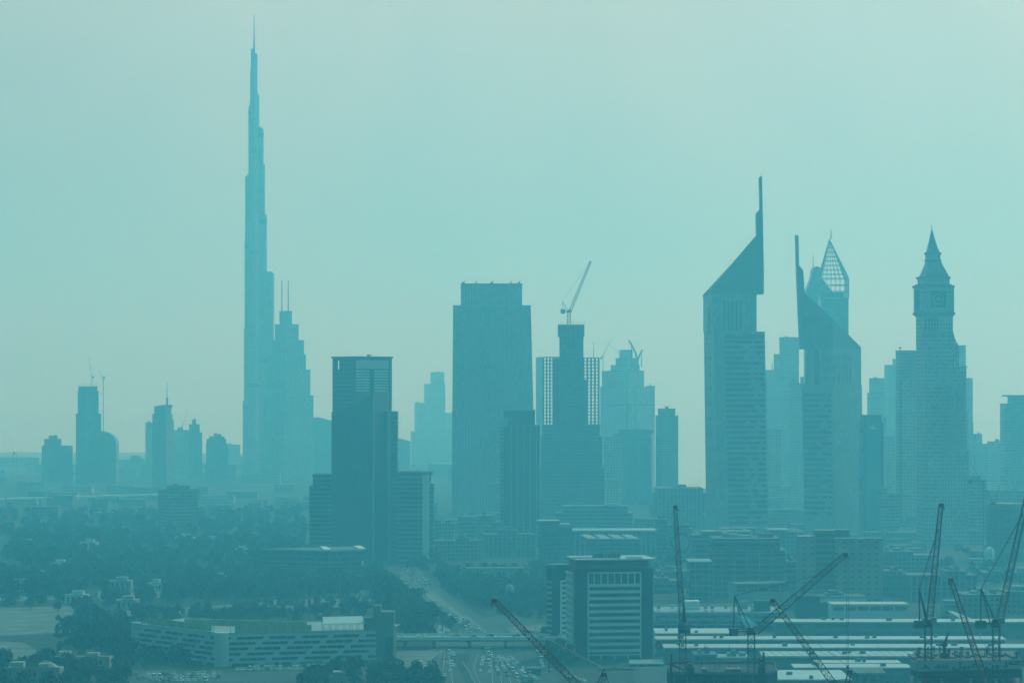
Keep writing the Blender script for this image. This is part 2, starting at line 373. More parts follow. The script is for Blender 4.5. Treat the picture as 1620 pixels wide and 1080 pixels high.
# ---------------------------------------------------------------- far skyline, left
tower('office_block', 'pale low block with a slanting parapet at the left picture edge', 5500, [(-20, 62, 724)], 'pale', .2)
tower('apartment_block', 'squat stepped tower with a raised centre, left of the tower topped by cranes', 4600, [(77, 91, 689), (70, 97, 694), (66, 115, 705)], 'mid', .3)
rt, st = tower('highrise', 'unfinished slim tower carrying small cranes above the far left skyline', 4500, [(124, 154, 611), (123, 156, 618), (120, 160, 654)], 'bare', .35, plant=0)
mb = MB()
for k in range(9): mb.box(st.x(125 + 3.4 * k), st.x(125.5 + 3.4 * k), 4, 5, st.z(611), st.z(608 - (k % 3)))
mb.build('starter_bars', M['conc_dark'], rt)
# round-shouldered block beside it
st = Site(171, 4520); rt = thing('apartment_block', 'block with a quarter-round roofline beside the unfinished tower', 'building', (st.X, 4520, 0))
mb = MB(); arc = [(158 + 26 * math.sin(t), 702 - 19 * math.cos(t)) for t in [i * math.pi / 16 for i in range(9)]]
mb.slab([(st.x(158), 0)] + [(st.x(a), st.z(b)) for a, b in arc] + [(st.x(184), 0)], 0, 30); mb.build('wall', FA['mid'], rt)
mb = MB()
for (a, b), (c, e) in zip(arc, arc[1:]): mb.slab([(st.x(a), st.z(b)), (st.x(c), st.z(e)), (st.x(c), st.z(e) + 1.2), (st.x(a), st.z(b) + 1.2)], -.5, 30.5)
mb.build('roof', M['concrete'], rt)
tower('office_block', 'flat long block between the round-shouldered block and the spired tower', 5200, [(208, 222, 721), (206, 228, 725), (180, 230, 728)], 'pale', .4)
tower('apartment_block', 'pale narrow slab tight against the left side of the spired tower', 4900, [(230, 243, 668)], 'pale', .4)
rt, st = tower('highrise', 'dark slim tower with a curved crown and thin spire on the left skyline', 4300, [(244, 271, 644), (241, 273, 655), (241, 275, 664)], 'mid', .66, 60, plant=0)
mb = MB(); arc = [(244, 644)] + [(244 + 27 * i / 8, 644 - 4 * math.sin(math.pi * (.12 + .5 * i / 8))) for i in range(9)] + [(271, 644)]
mb.slab([(st.x(a), st.z(b)) for a, b in arc], 3, 18); mb.build('crown', FA['mid'], rt)
mb = MB(); mb.tube((st.x(263), 10, st.z(641)), (st.x(263), 10, st.z(629)), 1.7, 8); mb.tube((st.x(263), 10, st.z(629)), (st.x(263), 10, st.z(605)), .75, 6, .35); mb.build('spire', M['steel'], rt)
tower('apartment_block', 'plain pale block right behind the spired tower', 5000, [(281, 289, 676), (275, 300, 680)], 'pale', .4)
tower('apartment_block', 'stepped tower with a small domed lantern, between two lower blocks', 4800, [(304, 310, 663), (299, 316, 671), (298, 320, 684)], 'mid', .3)
tower('apartment_block', 'wide stepped tower nearest to the left of the supertall tower', 4600, [(338, 350, 686), (331, 355, 690), (327, 358, 694), (326, 361, 702)], 'mid', .3)
tower('office_block', 'very pale block squeezed against the left edge of the supertall tower', 5600, [(360, 380, 703), (359, 384, 722)], 'pale', .3)
tower('office_block', 'shadowy mid-rise slab standing in front of the spired tower', 2900, [(262, 300, 768), (250, 314, 774)], 'mid', .3, depth=20)
# ---------------------------------------------------------------- the stepped supertall tower: three winged tiers winding up to a needle
st = Site(402, 4975); rt = thing('supertall_tower', 'stepped supertall tower tapering to a needle spire, tallest of all', 'skyscraper', (st.X, 4975, 0))
def wing(ang, reach, w, y):
    """plan of one rounded wing; reach measured from the core along ang"""
    c, s = math.cos(ang), math.sin(ang); pts = []
    for a, b in [(-6, -w), (reach - w * .8, -w), (reach - w * .25, -w * .62), (reach, 0), (reach - w * .25, w * .62), (reach - w * .8, w), (-6, w)]:
        pts.append((a * c - b * s, a * s + b * c + y))
    return pts
Lr = [(751, 722, 381.7), (722, 634, 383.5), (634, 519, 385.4), (519, 381, 386.5), (381, 279, 387.4), (279, 168, 392.7), (168, 113, 395.5), (113, 88, 399.2)]
Rr = [(751, 640, 446), (640, 560, 441), (560, 432, 434), (432, 340, 422.5), (340, 260, 419.5), (260, 204, 417.2), (204, 150, 410.5), (150, 93, 406), (93, 80, 402.6)]
Cr = [(751, 690, 37), (690, 600, 33), (600, 480, 28), (480, 390, 24), (390, 310, 20), (310, 230, 16), (230, 130, 11)]
for segs, ang, sgn in ((Lr, math.radians(172), -1), (Rr, math.radians(8), 1), (Cr, math.radians(-90), 0)):
    mb = MB()
    for yb, yt, e in segs:
        reach = abs(st.x(e)) if sgn else e
        zb = max(0, st.z(yb)); zt = st.z(yt)
        hw = max(2.2, min(11.5, 3.0 + 8.8 * (1 - zt / 720)))
        mb.prism(wing(ang, reach, hw, 0), zb, zt)
        mb.prism(wing(ang, reach - 3, hw * .7, 0), zt, zt + 3)
    mb.build('wing', FA['bk'], rt)
    for yb, yt, e in segs[1:7:2]:                                  # darker plant floors below the setbacks
        reach = abs(st.x(e)) if sgn else e; zt = st.z(yt); hw = max(2.2, min(11.5, 3.0 + 8.8 * (1 - zt / 720)))
        mb = MB(); mb.prism(wing(ang, reach + .25, hw + .25, 0), zt - 15, zt - 8); mb.build('plant_floor', M['roofgrey'], rt)
mb = MB(); cr_ = [(13, 0), (12.5, 330), (10.5, 480), (8, st.z(168)), (5.0, st.z(112)), (3.0, st.z(90))]
mb.lathe(cr_, 12); mb.build('core', FA['bk'], rt)
mb = MB(); mb.lathe([(2.6, st.z(96)), (1.9, st.z(75)), (1.1, st.z(55)), (.5, st.z(24))], 8); mb.build('spire', M['steel'], rt)
# ---------------------------------------------------------------- twin-masted stepped tower in front of its right side
st = Site(451, 4600); rt = thing('hotel_tower', 'stepped tower with twin rooftop masts, right against the supertall tower', 'skyscraper', (st.X, 4600, 0))
mb, rb = MB(), MB()
T = [(442, 462, 491), (435, 472.5, 512), (431, 481, 537), (427, 484, 560), (422, 491, 584), (417, 496, 625), (413, 497.5, 690)]
for i, (a, b, y) in enumerate(T):
    z0 = 0 if i + 1 == len(T) else st.z(T[i + 1][2]); y0 = 3.0 * (len(T) - 1 - i)
    P = st.rect(a, b, .42, 38, 40, y0); mb.prism(P, z0, st.z(y) - 1.5); rb.prism(st.rect(a, b, .42, 38, 40, y0, .6), st.z(y) - 1.5, st.z(y))
mb.build('wall', FA['ribs'], rt); rb.build('ledge', M['concrete'], rt)
for px in (446, 456): mast(rt, st, px, 442, 491, 1.15, 26, r2=.8)
# ---------------------------------------------------------------- long sloping roof behind the front office tower
st = Site(565, 5000); rt = thing('exhibition_hall', 'long hazy building whose roof slopes down behind the dark frame-topped tower', 'building', (st.X, 5000, 0))
mb = MB(); mb.slab([(st.x(488), 0), (st.x(488), st.z(659)), (st.x(500), st.z(661)), (st.x(649), st.z(700)), (st.x(649), 0)], 0, 60); mb.build('wall', FA['mid'], rt)
mb = MB(); mb.slab([(st.x(500), st.z(661)), (st.x(649), st.z(700)), (st.x(649), st.z(700) + 1.6), (st.x(500), st.z(661) + 1.6)], -1, 61); mb.build('roof', M['roofgrey'], rt)
# ---------------------------------------------------------------- front-left office tower group
D0 = 2340; st = Site(570, D0); rt = thing('office_tower', 'dark office tower with an open frame at its top left and sloping front block', 'skyscraper', (st.X, D0, 0))
yb_ = 34
P = st.rect(526, 620, .385, 40, 40, yb_); c, r, bk, l = P
lf = Face(l, c, 526, 562); rf = Face(c, r, 562, 620)
zt = st.z(566, yb_); zl = st.z(650); mb = MB()
# wall of the tall slab, leaving the roof-corner opening free
zo0, zo1 = st.z(584, yb_), st.z(569.5, yb_)
mb.prism(P, 0, zo0)
ol, orr = lf.s_(530.5), lf.s_(536.5)
lf.bar(mb, 0, ol, zo0, zo1, -3, 0); lf.bar(mb, orr, lf.L, zo0, zo1, -3, 0)
rf.bar(mb, .02, rf.L, zo0, zo1, -14, 0); mb.prism(P, zo1, zt)
mb.build('wall', FA['darkg'], rt)
mb = MB(); mb.prism(st.rect(526, 620, .385, 40, 40, yb_, .8), zt, zt + 1.4); mb.build('roof', M['navy'], rt)
mb = MB(); rf.bar(mb, .4, rf.s_(614), st.z(583, yb_), st.z(569, yb_), -.2, .5); mb.build('crown_panel', M['carpark'], rt)
mb = MB(); rf.bar(mb, .4, rf.s_(614), st.z(652, yb_), st.z(584, yb_), -.2, .3); mb.build('upper_panel', M['stairwall'], rt)  # paler cladding puts the sunlit tone of this face into colour
for k in range(8):                                            # louvre bands of the upper right face
    y = 586 + 4.4 * k; mb = MB()
    rf.bar(mb, .5, rf.s_(584), st.z(y + 1.9, yb_), st.z(y, yb_), -.2, .45); rf.bar(mb, rf.s_(591), rf.s_(613), st.z(y + 1.9, yb_), st.z(y, yb_), -.2, .45)
    mb.build('louvre_band', M['white'], rt)
mb = MB(); rf.bar(mb, rf.s_(585), rf.s_(590), st.z(650, yb_), st.z(583, yb_), -.2, 1.5); mb.build('fin', M['navy'], rt)
mb = MB(); mb.box(st.x(581, 55), st.x(585, 55), 55, 57, zt, zt + 2.4); mb.box(st.x(580, 55), st.x(588, 55), 55.6, 56.4, zt + 2.4, zt + 3.2); mb.build('davit', M['steel'], rt)
P = st.rect(524.5, 613, .76, 62, 40, 0); c, r, bk, l = P; mb = MB()
xa, xb, xc = st.x(548), st.x(591.5), st.x(613)
hi = lambda x, y: st.z(650) if x < xa - 20 else st.z(618.5)
mb.prism([l, (l[0] + (c[0] - l[0]) * .35, l[1] + (c[1] - l[1]) * .35), c, r, bk], 0, lambda x, y: st.z(652) if x <= l[0] + .1 else (st.z(646) if x < xb - 5 else st.z(619)))
mb.build('front_block', FA['dusk'], rt)
f2 = Face(l, c, 524.5, 591.5); mb = MB(); f2.bar(mb, f2.L - 1.0, f2.L, 0, st.z(620), -.3, .5); mb.build('edge_fin', M['hoarding'], rt)
mb = MB(); mb.prism(st.rect(612, 618.5, None, 0, 14, 14), 0, st.z(650)); mb.build('light_strip', M['hoarding'], rt)
mb = MB(); mb.prism(st.rect(618.5, 628.5, None, 0, 22, 16), 0, st.z(650.5)); mb.build('side_block', FA['darkg'], rt)
def slab_wing(label, xl, xr, yt, d, extra):
    r_, s_ = tower('office_block', label, d, [(xl, xr, yt)], 'darkr', None, depth=36, plant=0, roof='navy')
    m_ = MB(); a, b, y0, y1 = extra; m_.prism(s_.rect(a, b, None, 0, 40, -2), s_.z(y1), s_.z(y0)); m_.build('roof_slab', M['navy'], r_)
    return r_, s_
r_, s_ = slab_wing('lower dark wing with an overhanging roof, left of the frame-topped tower', 489.5, 527, 769, 2420, (494, 527, 750, 753)) 
m_ = MB(); m_.prism(s_.rect(495, 527, None, 0, 30, 3), s_.z(769), s_.z(753)); m_.build('upper_storey', FA['darkr'], r_)
r_, s_ = slab_wing('lower dark wing with a pale edge strip, right of the frame-topped tower', 627, 668, 750, 2330, (630, 684, 746.5, 749.5))
m_ = MB(); m_.prism(s_.rect(668, 678.5, None, 0, 12, -1.2), 0, s_.z(749.5)); m_.build('light_strip', M['white'], r_)  # white strip stands in for the side face catching the sun
m_ = MB(); m_.prism(s_.rect(678.5, 686, None, 0, 24, 6), 0, s_.z(765)); m_.box(s_.x(678.5, 10), s_.x(682, 10), 10, 22, s_.z(765), s_.z(749.5)); m_.build('side_block', FA['darkr'], r_)
m_ = MB(); m_.prism(s_.rect(678.5, 685, None, 0, 20, 8), s_.z(764.9), s_.z(763.5)); m_.build('ledge', M['white'], r_)
# ---------------------------------------------------------------- middle of the skyline
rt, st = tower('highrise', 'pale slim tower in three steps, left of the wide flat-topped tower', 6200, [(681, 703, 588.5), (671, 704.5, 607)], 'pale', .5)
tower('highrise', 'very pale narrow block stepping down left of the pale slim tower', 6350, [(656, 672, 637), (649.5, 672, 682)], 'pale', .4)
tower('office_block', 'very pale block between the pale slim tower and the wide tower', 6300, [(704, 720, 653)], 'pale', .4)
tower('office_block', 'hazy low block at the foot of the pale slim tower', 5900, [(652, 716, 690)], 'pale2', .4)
st = Site(781, 3250); rt = thing('office_tower', 'broad flat-topped ribbed tower with a narrower crown, widest on the skyline', 'skyscraper', (st.X, 3250, 0))
mb = MB(); zc, zs = st.z(449.5), st.z(484.5)
mb.loft([(st.x(715), 0), (st.x(847.5), 0), (st.x(847.5), 62), (st.x(715), 62)], 0, [(st.x(717.5), 2), (st.x(839), 2), (st.x(839), 58), (st.x(717.5), 58)], zs)
mb.build('wall', FA['ribs'], rt)
mb = MB(); mb.prism(st.rect(729, 826, None, 0, 44, 6), zs, zc); mb.build('crown', FA['ribs'], rt)
mb = MB()
for i in range(31):
    t = i / 30; a0, a1 = st.x(715 + 132.5 * t), st.x(717.5 + 121.5 * t); w = .55
    mb.add([(a0 - w, 0, 0), (a0 + w, 0, 0), (a0 + w, .6, 0), (a0 - w, .6, 0), (a1 - w, 1.2, zs), (a1 + w, 1.2, zs), (a1 + w, 2, zs), (a1 - w, 2, zs)], [[0, 1, 5, 4], [1, 2, 6, 5], [3, 0, 4, 7], [4, 5, 6, 7]])
mb.build('rib', M['ribmetal'], rt)['kind'] = 'stuff'
mb = MB(); mb.prism(st.rect(717, 839.5, None, 0, 58, 1, .3), zs, zs + 1.4); mb.build('ledge', M['concrete'], rt); mb = MB(); mb.prism(st.rect(729, 826, None, 0, 44, 6, .4), zc, zc + 1.2); mb.build('roof', M['concrete'], rt)
for px, w in ((733, 4), (753, 2), (778, 4), (808, 2), (821, 3)):
    mb = MB(); mb.box(st.x(px - w / 2, 12), st.x(px + w / 2, 12), 12, 16, zc + 1.2, zc + 3.2); mb.tube((st.x(px), 14, zc + 3), (st.x(px + w), 12, zc + 5), .35)
    mb.build('davit', M['steel'], rt)
rt, st = tower('office_tower', 'dark latticed mid-rise tower in front of the broad flat-topped tower', 2600, [(797, 846.5, 648), (797, 854, 672)], 'dusk', None, depth=34, plant=0)
f = Face((st.x(797), 0), (st.x(854), 0), 797, 854)
for k in range(5):
    mb = MB(); f.bar(mb, f.s_(808 + 10 * k), f.s_(809.2 + 10 * k), 0, st.z(673), -.2, .4); mb.build('mullion', M['hoarding'], rt)
mb = MB(); mb.prism(st.rect(791, 797, None, 0, 24, 6), 0, st.z(674)); mb.build('side_block', FA['pale'], rt)
mb = MB(); mb.prism(st.rect(797, 804, None, 0, 4, -.7), st.z(673), st.z(660)); mb.build('corner_panel', M['concrete'], rt)
# ---------------------------------------------------------------- tower under construction
st = Site(905, 3000); rt = thing('construction_tower', 'unfinished tower with open floor frames either side of a solid core', 'skyscraper', (st.X, 3000, 0))
mb = MB(); mb.prism(st.rect(885.5, 923, None, 0, 24, 10), 0, st.z(532)); mb.prism(st.rect(883, 924.5, None, 0, 27, 8.5), st.z(532), st.z(513))
mb.build('core', FA['bare'], rt)
mb = MB()
for k in range(15): mb.box(st.x(884 + 2.9 * k), st.x(884.4 + 2.9 * k), 9, 9.5, st.z(513), st.z(509.5 - (k * 7 % 3)))
mb.build('starter_bars', M['steel'], rt)
def open_frame(a, b, ytop, ybot, nb, nf, dep=18, y0=12):
    mb = MB(); fh = (ybot - ytop) / nf
    for i in range(nf + 1): mb.box(st.x(a), st.x(b), y0, y0 + dep, st.z(ytop + fh * i) - .8, st.z(ytop + fh * i))
    mb.build('floor_slabs', M['conc_dark'], rt)
    mb = MB()
    for i in range(nb + 1):
        x = st.x(a + (b - a) * i / nb)
        for y in (y0 + .4, y0 + dep - 1.2): mb.box(x - .8, x + .8, y, y + 1.2, st.z(ybot), st.z(ytop))
    mb.build('columns', M['conc_dark'], rt)
open_frame(860, 886, 564, 672, 5, 20); open_frame(924, 948, 565, 672, 4, 20)
mb = MB(); mb.box(st.x(876), st.x(885), 14, 28, st.z(672), st.z(566)); mb.box(st.x(924), st.x(929), 14, 28, st.z(672), st.z(600)); mb.build('shaft', M['conc_dark'], rt)
mb = MB()
for a, b, y0, y1 in ((858, 949, 672, 690), (856, 953, 690, 740), (855, 956, 740, 900)): mb.prism(st.rect(a, b, None, 0, 40, 6 - (y0 > 680) * 2 - (y0 > 700) * 2), 0 if y1 == 900 else st.z(y1), st.z(y0))
mb.build('wall', FA['darkg'], rt)
mb = MB(); mb.prism(st.rect(925, 950, None, 0, 30, 4), st.z(672), st.z(671)); mb.build('safety_deck', M['concrete'], rt)
mast(rt, st, 939, 540, 565, .35, 20, 'pole')
tower('highrise', 'pale slab showing left of the unfinished tower frame', 4200, [(848, 860, 565), (848, 866, 672)], 'pale2', None, depth=30)
# crowned pale tower with curved horns
rt, st = tower('hotel_tower', 'pale tower crowned by curved horns, right of the unfinished tower', 4300,
    [(980, 1001, 553), (974, 1008, 566), (966, 1012, 577), (952, 1019, 586), (950, 1024, 612), (950, 1035, 640)], 'pale2', .55, 40, plant=0)
def horn(pts, r):
    mb = MB()
    for i, (a, b) in enumerate(zip(pts, pts[1:])): mb.tube((st.x(a[0]), 14, st.z(a[1])), (st.x(b[0]), 14, st.z(b[1])), r * (1 - .1 * i), 6, r * (.9 - .1 * i))
    mb.build('horn', M['conc_dark'], rt)
horn([(1010, 582), (1009, 570), (1006, 558), (1001, 547), (995, 538)], 1.9); horn([(1009, 572), (1012, 562), (1017, 553)], 1.6)
for px, yt in ((999, 541), (1015, 556)): mast(rt, st, px, yt, 580, .9, 14, 'post')
mb = MB(); mb.box(st.x(991), st.x(993.4), -.6, .5, 0, st.z(588)); mb.box(st.x(1004), st.x(1006), -.6, .5, 0, st.z(612)); mb.build('edge_fin', M['conc_dark'], rt)
tower('apartment_block', 'pale side block left of the horn-crowned tower', 4350, [(950, 964, 612)], 'pale2', None, depth=26)
tower('apartment_block', 'pale side block with a step, right of the horn-crowned tower', 4400, [(1022, 1036, 610)], 'pale2', .4)
st = Site(1004, 3600); rt = thing('office_block', 'hazy drum-topped round building in front of the horn-crowned tower', 'building', (st.X, 3600, 0))
mb = MB(); mb.lathe([(29, 0), (29, st.z(692)), (27, st.z(686))], 28, st.x(1000), 30); mb.build('wall', FA['blue'], rt)
mb = MB(); mb.lathe([(23, st.z(686)), (23.5, st.z(680)), (21, st.z(677))], 28, st.x(1008), 30); mb.build('drum_roof', M['plant'], rt)
tower('office_block', 'low hazy block left of the drum-topped building', 3500, [(955, 985, 690)], 'pale', None, depth=26)
rt, st = tower('apartment_block', 'slim tower with a rooftop crane stub, standing alone left of the blade towers', 3600, [(1041, 1068.5, 646), (1037, 1073, 657)], 'mid', .33, 30, plant=0)
mb = MB(); mb.box(st.x(1053), st.x(1058), 10, 13, st.z(646), st.z(643)); mb.tube((st.x(1055), 11, st.z(644)), (st.x(1060), 11, st.z(640)), .4); mb.tube((st.x(1055), 11, st.z(644)), (st.x(1051), 11, st.z(641)), .4); mb.build('davit', M['steel'], rt)
tower('office_block', 'wide low block with ribbon windows at the left foot of the taller blade tower', 2950, [(1040, 1112, 772), (1036, 1122, 780)], 'low2', None, depth=60, plant=2)
# ---------------------------------------------------------------- the two blade towers
def blade_plan(st, xl, xc, xr, front_left):
    """triangular plan seen as a narrow receding face and a broad one"""
    if front_left: return [(st.x(xl, 30), 30), (st.x(xc), 0), (st.x(xr, 10), 10), (st.x(xr - 8, 40), 40)]
    return [(st.x(xl, 10), 10), (st.x(xc), 0), (st.x(xr, 30), 30), (st.x(xl + 8, 40), 40)]
st = Site(1162, 2689); rt = thing('blade_tower', 'tallest silver blade tower with its slanting top rising to a spike at right', 'skyscraper', (st.X, 2689, 0))
Z = st.z; pl = blade_plan(st, 1113.5, 1130, 1210, True); base = blade_plan(st, 1117.5, 1136, 1216.5, True); up = blade_plan(st, 1112.5, 1127, 1197, True); head = blade_plan(st, 1112, 1126.5, 1208, True)
mb = MB(); mb.loft(base, 0, pl, Z(524)); mb.build('wall', FA['et'], rt)
mb = MB(); mb.prism(up, Z(524), Z(464.7)); mb.build('upper_wall', FA['et'], rt)
x0, x1 = st.x(1112, 30), st.x(1197.5)
slope = lambda x, y: Z(468) + (Z(370) - Z(468)) * min(1, max(0, (x - x0) / (x1 - x0)))
mb = MB(); c0 = [(st.x(1112, 30), 30), (st.x(1126.5), 0), (st.x(1197.5, 8), 8), (st.x(1197.5, 36), 36)]
mb.prism(c0, Z(464.7), slope); mb.build('slanted_head', M['blade'], rt)
mb = MB(); mb.slab([(st.x(p_, 8), Z(q_)) for p_, q_ in ((1197.2, 464.7), (1208.3, 464.7), (1208.6, 432), (1207, 347), (1206.6, 329), (1205.6, 277.5), (1201.5, 279), (1202.8, 329.5), (1196.7, 336), (1197.2, 371))], 8, 20)
mb.build('spike', M['blade'], rt)
mast(rt, st, 1205.4, 271, 278, .22, 14, 'antenna')
f = Face(up[1], up[2], 1127, 1197)
for k in range(5):
    mb = MB(); s0 = f.s_(1144.5 + 6.4 * k); f.bar(mb, s0, s0 + 1.7, Z(523), Z(475), -.2, .35); mb.build('slot_window', M['glassb'], rt)
mb = MB()
for k in range(6): f.bar(mb, f.s_(1183), f.s_(1196.5), Z(424 - 3.0 * k) - .35, Z(424 - 3.0 * k), -.2, .5)
mb.build('louvre', M['glassb'], rt)
fl = Face(up[0], up[1], 1112.5, 1127); mb = MB(); fl.bar(mb, fl.s_(1115.5), fl.s_(1123.5), Z(526), Z(479), -.2, .5); mb.build('slot_frame', M['glassb'], rt)
mb = MB(); fl.bar(mb, fl.s_(1119.5), fl.s_(1123), Z(525), Z(486), -.1, .8); mb.build('slot_window', M['hoarding'], rt)
mb = MB()
mb.add([(*p, q) for p, q in (((st.x(1112.6, 30), 29.6), Z(467)), ((st.x(1197.3, 8), 7.6), Z(370)), ((st.x(1197.3, 2), 8.6), Z(372)), ((st.x(1126.5), -.4), Z(450.5)))], [[0, 1, 2, 3]])
fp = Face(pl[1], pl[2], 1130, 1210); R = random.Random(3)
def on(face, lo, st_, ytop, ybot, base_shift, s0, s1, n, mats):
    """one glazed band per floor on a slightly leaning face"""
    for k in range(n):
        y = ytop + (ybot - ytop) * k / n; t = (y - ytop) / (ybot - ytop); sh = Vector((base_shift * t * st_.k, 0))
        f_ = Face(face.a + sh, face.a + sh + face.u * face.L, face.pa, face.pb)
        mb = MB(); h = (ybot - ytop) / n
        f_.bar(mb, f_.s_(s0), f_.s_(s1), st_.z(y + h * .54), st_.z(y), -.9, .4); mb.build('window_band', mats[0], rt)
        for j in range(R.randint(0, 3)):                           # a few pale panes at random break up each band
            a = R.uniform(s0 + (s1 - s0) * .45, s1 - 8); mb = MB()
            f_.bar(mb, f_.s_(a), f_.s_(a + R.uniform(3, 9)), st_.z(y + h * .50), st_.z(y + .8), -.4, .5); mb.build('pale_pane', mats[1], rt)
mb = MB(); fp.bar(mb, fp.s_(1146), fp.s_(1208), Z(536), Z(529), -.2, .35); mb.build('window_band', M['glassb'], rt)
on(fp, 0, st, 538, 833, 6.3, 1146.5, 1208, 35, (M['glassb'], M['hoarding']))
fl2 = Face(pl[0], pl[1], 1113.5, 1130)
for k in range(12):
    y = 540 + 24 * k; mb = MB(); fl2.bar(mb, fl2.s_(1117) + k * .25, fl2.s_(1124) + k * .25, Z(y + 5), Z(y), -.6, .5); mb.build('window_band', M['hoarding'], rt)
st = Site(1316, 2836); rt = thing('blade_tower', 'shorter silver blade tower slanting down to the right, spike on its left edge', 'skyscraper', (st.X, 2836, 0)); Z = st.z
base = blade_plan(st, 1272.5, 1320, 1365.5, False); pl = blade_plan(st, 1268, 1318, 1363.5, False); up = blade_plan(st, 1274, 1318, 1362.5, False)
mb = MB(); mb.loft(base, 0, pl, Z(608.5)); mb.build('wall', FA['et'], rt)
mb = MB(); mb.prism(up, Z(608.5), Z(552)); mb.build('upper_wall', FA['et'], rt)
x0, x1 = st.x(1272), st.x(1362)
mb = MB(); mb.prism([(st.x(1271, 12), 12), (st.x(1318), 0), (st.x(1362, 30), 30), (st.x(1276, 40), 40)], Z(552), lambda x, y: Z(460) + (Z(548) - Z(460)) * min(1, max(0, (x - x0) / (x1 - x0)))); mb.build('slanted_head', M['blade'], rt)
mb = MB(); mb.slab([(st.x(p_, 10), Z(q_)) for p_, q_ in ((1273.5, 552), (1266, 552), (1264.5, 521), (1261, 439), (1259, 370.5), (1263.3, 372), (1264.3, 419), (1270.8, 427), (1273, 460))], 10, 22); mb.build('spike', M['blade'], rt)
f = Face(up[1], up[2], 1318, 1362.5)
for k in range(5):
    mb = MB(); s0 = f.s_(1319.5 + 6.2 * k); f.bar(mb, s0, s0 + 1.6, Z(607), Z(561), -.2, .35); mb.build('slot_window', M['glassb'], rt)
f = Face(up[0], up[1], 1274, 1318); mb = MB(); f.bar(mb, f.s_(1288), f.s_(1296), Z(608), Z(553), -.2, .4); mb.build('slot_frame', M['glassb'], rt)
mb = MB()
for k in range(5): f.bar(mb, f.s_(1271), f.s_(1294), Z(511 - 3.2 * k) - .35, Z(511 - 3.2 * k), -.5, .5)
mb.build('louvre', M['glassb'], rt)
fp = Face(pl[0], pl[1], 1268, 1318)
on(fp, 0, st, 622, 818, 2.8, 1271, 1315, 23, (M['glassb'], M['hoarding']))
# ---------------------------------------------------------------- between and behind the blades
tower('highrise', 'pale flat-topped slab in the gap between the two blade towers', 4000, [(1233, 1264, 533)], 'pale', .22)
rt, st = tower('highrise', 'pale stepped tower with a tiny spire beside the taller blade tower', 4100, [(1224, 1240, 560), (1210, 1240, 585)], 'pale2', .3, plant=0)
mast(rt, st, 1221.5, 571, 586, 1.1, 8, 'spire', r2=.3)
tower('apartment_block', 'pale thin block just left of the shorter blade tower', 3500, [(1250, 1259.5, 600), (1249, 1275, 606)], 'pale2', .5)
tower('office_block', 'hazy block low in the gap between the blade towers', 3300, [(1212, 1236, 680), (1210, 1250, 770)], 'pale', .3)
tower('office_block', 'sliver of a pale tower showing in the notch of the shorter blade tower', 3900, [(1266, 1280, 596)], 'pale', .3)
def crown_tower(label, d, body, spire_px, apex, shoulder, xl, xr, ybase, ysp):
    st = Site((xl + xr) / 2, d); rt = thing('highrise', label, 'skyscraper', (st.X, d, 0)); Z = st.z; dep = (xr - xl) * st.k
    mb = MB(); mb.box(st.x(xl), st.x(xr), 0, dep, 0, Z(ybase)); mb.build('wall', FA[body], rt)
    mb = MB(); ax, ay = st.x(spire_px), dep / 2
    q = lambda t: [(st.x(xl), 0), (st.x(xr), 0), (st.x(xr), dep), (st.x(xl), dep)]
    cs = q(0); zs, za = Z(shoulder), Z(apex); N_ = 6
    for i in range(4):
        a, b = cs[i], cs[(i + 1) % 4]
        for j in range(N_):
            t = j / N_; p = (a[0] + (b[0] - a[0]) * t, a[1] + (b[1] - a[1]) * t); r = 1.0 if j == 0 else .4
            mb.tube((*p, Z(ybase)), (*p, zs), r); mb.tube((*p, zs), (ax, ay, za), r, 4, r * .5)
        for k in range(1, 9):
            f = k / 9; z = zs + (za - zs) * f
            A = (a[0] + (ax - a[0]) * f, a[1] + (ay - a[1]) * f, z); B = (b[0] + (ax - b[0]) * f, b[1] + (ay - b[1]) * f, z); mb.tube(A, B, .55)
        for k in range(4):
            z = Z(ybase) + (zs - Z(ybase)) * k / 3; mb.tube((*a, z), (*b, z), .7)
    mb.build('lattice_crown', M['hoarding'], rt)
    mb = MB(); mb.box(st.x(xl) + 5, st.x(xr) - 5, 5, dep - 5, Z(ybase), Z(shoulder + 22)); mb.build('plant_room', M['plant'], rt)
    mast(rt, st, spire_px, ysp, apex, .8, dep / 2, 'spire'); return rt, st
crown_tower('tower with an open pyramid lattice crown, behind the shorter blade tower', 3600, 'mid', 1314.7, 377, 440, 1299, 1342.5, 471, 362)
st = Site(1300, 3750); rt = thing('highrise', 'pale round-shouldered tower with a thin aerial, left of the lattice-crowned tower', 'skyscraper', (st.X, 3750, 0)); Z = st.z
mb = MB(); prof = [(1276, 460), (1280, 450), (1285, 438), (1286, 427), (1288, 423), (1292, 421), (1297, 422), (1300, 426), (1301, 440), (1318, 462)]
mb.slab([(st.x(1275), 0)] + [(st.x(a), Z(b)) for a, b in prof] + [(st.x(1320), 0)], 4, 34); mb.build('wall', FA['mid'], rt)
mast(rt, st, 1286.5, 403, 430, .7, 18, 'aerial')
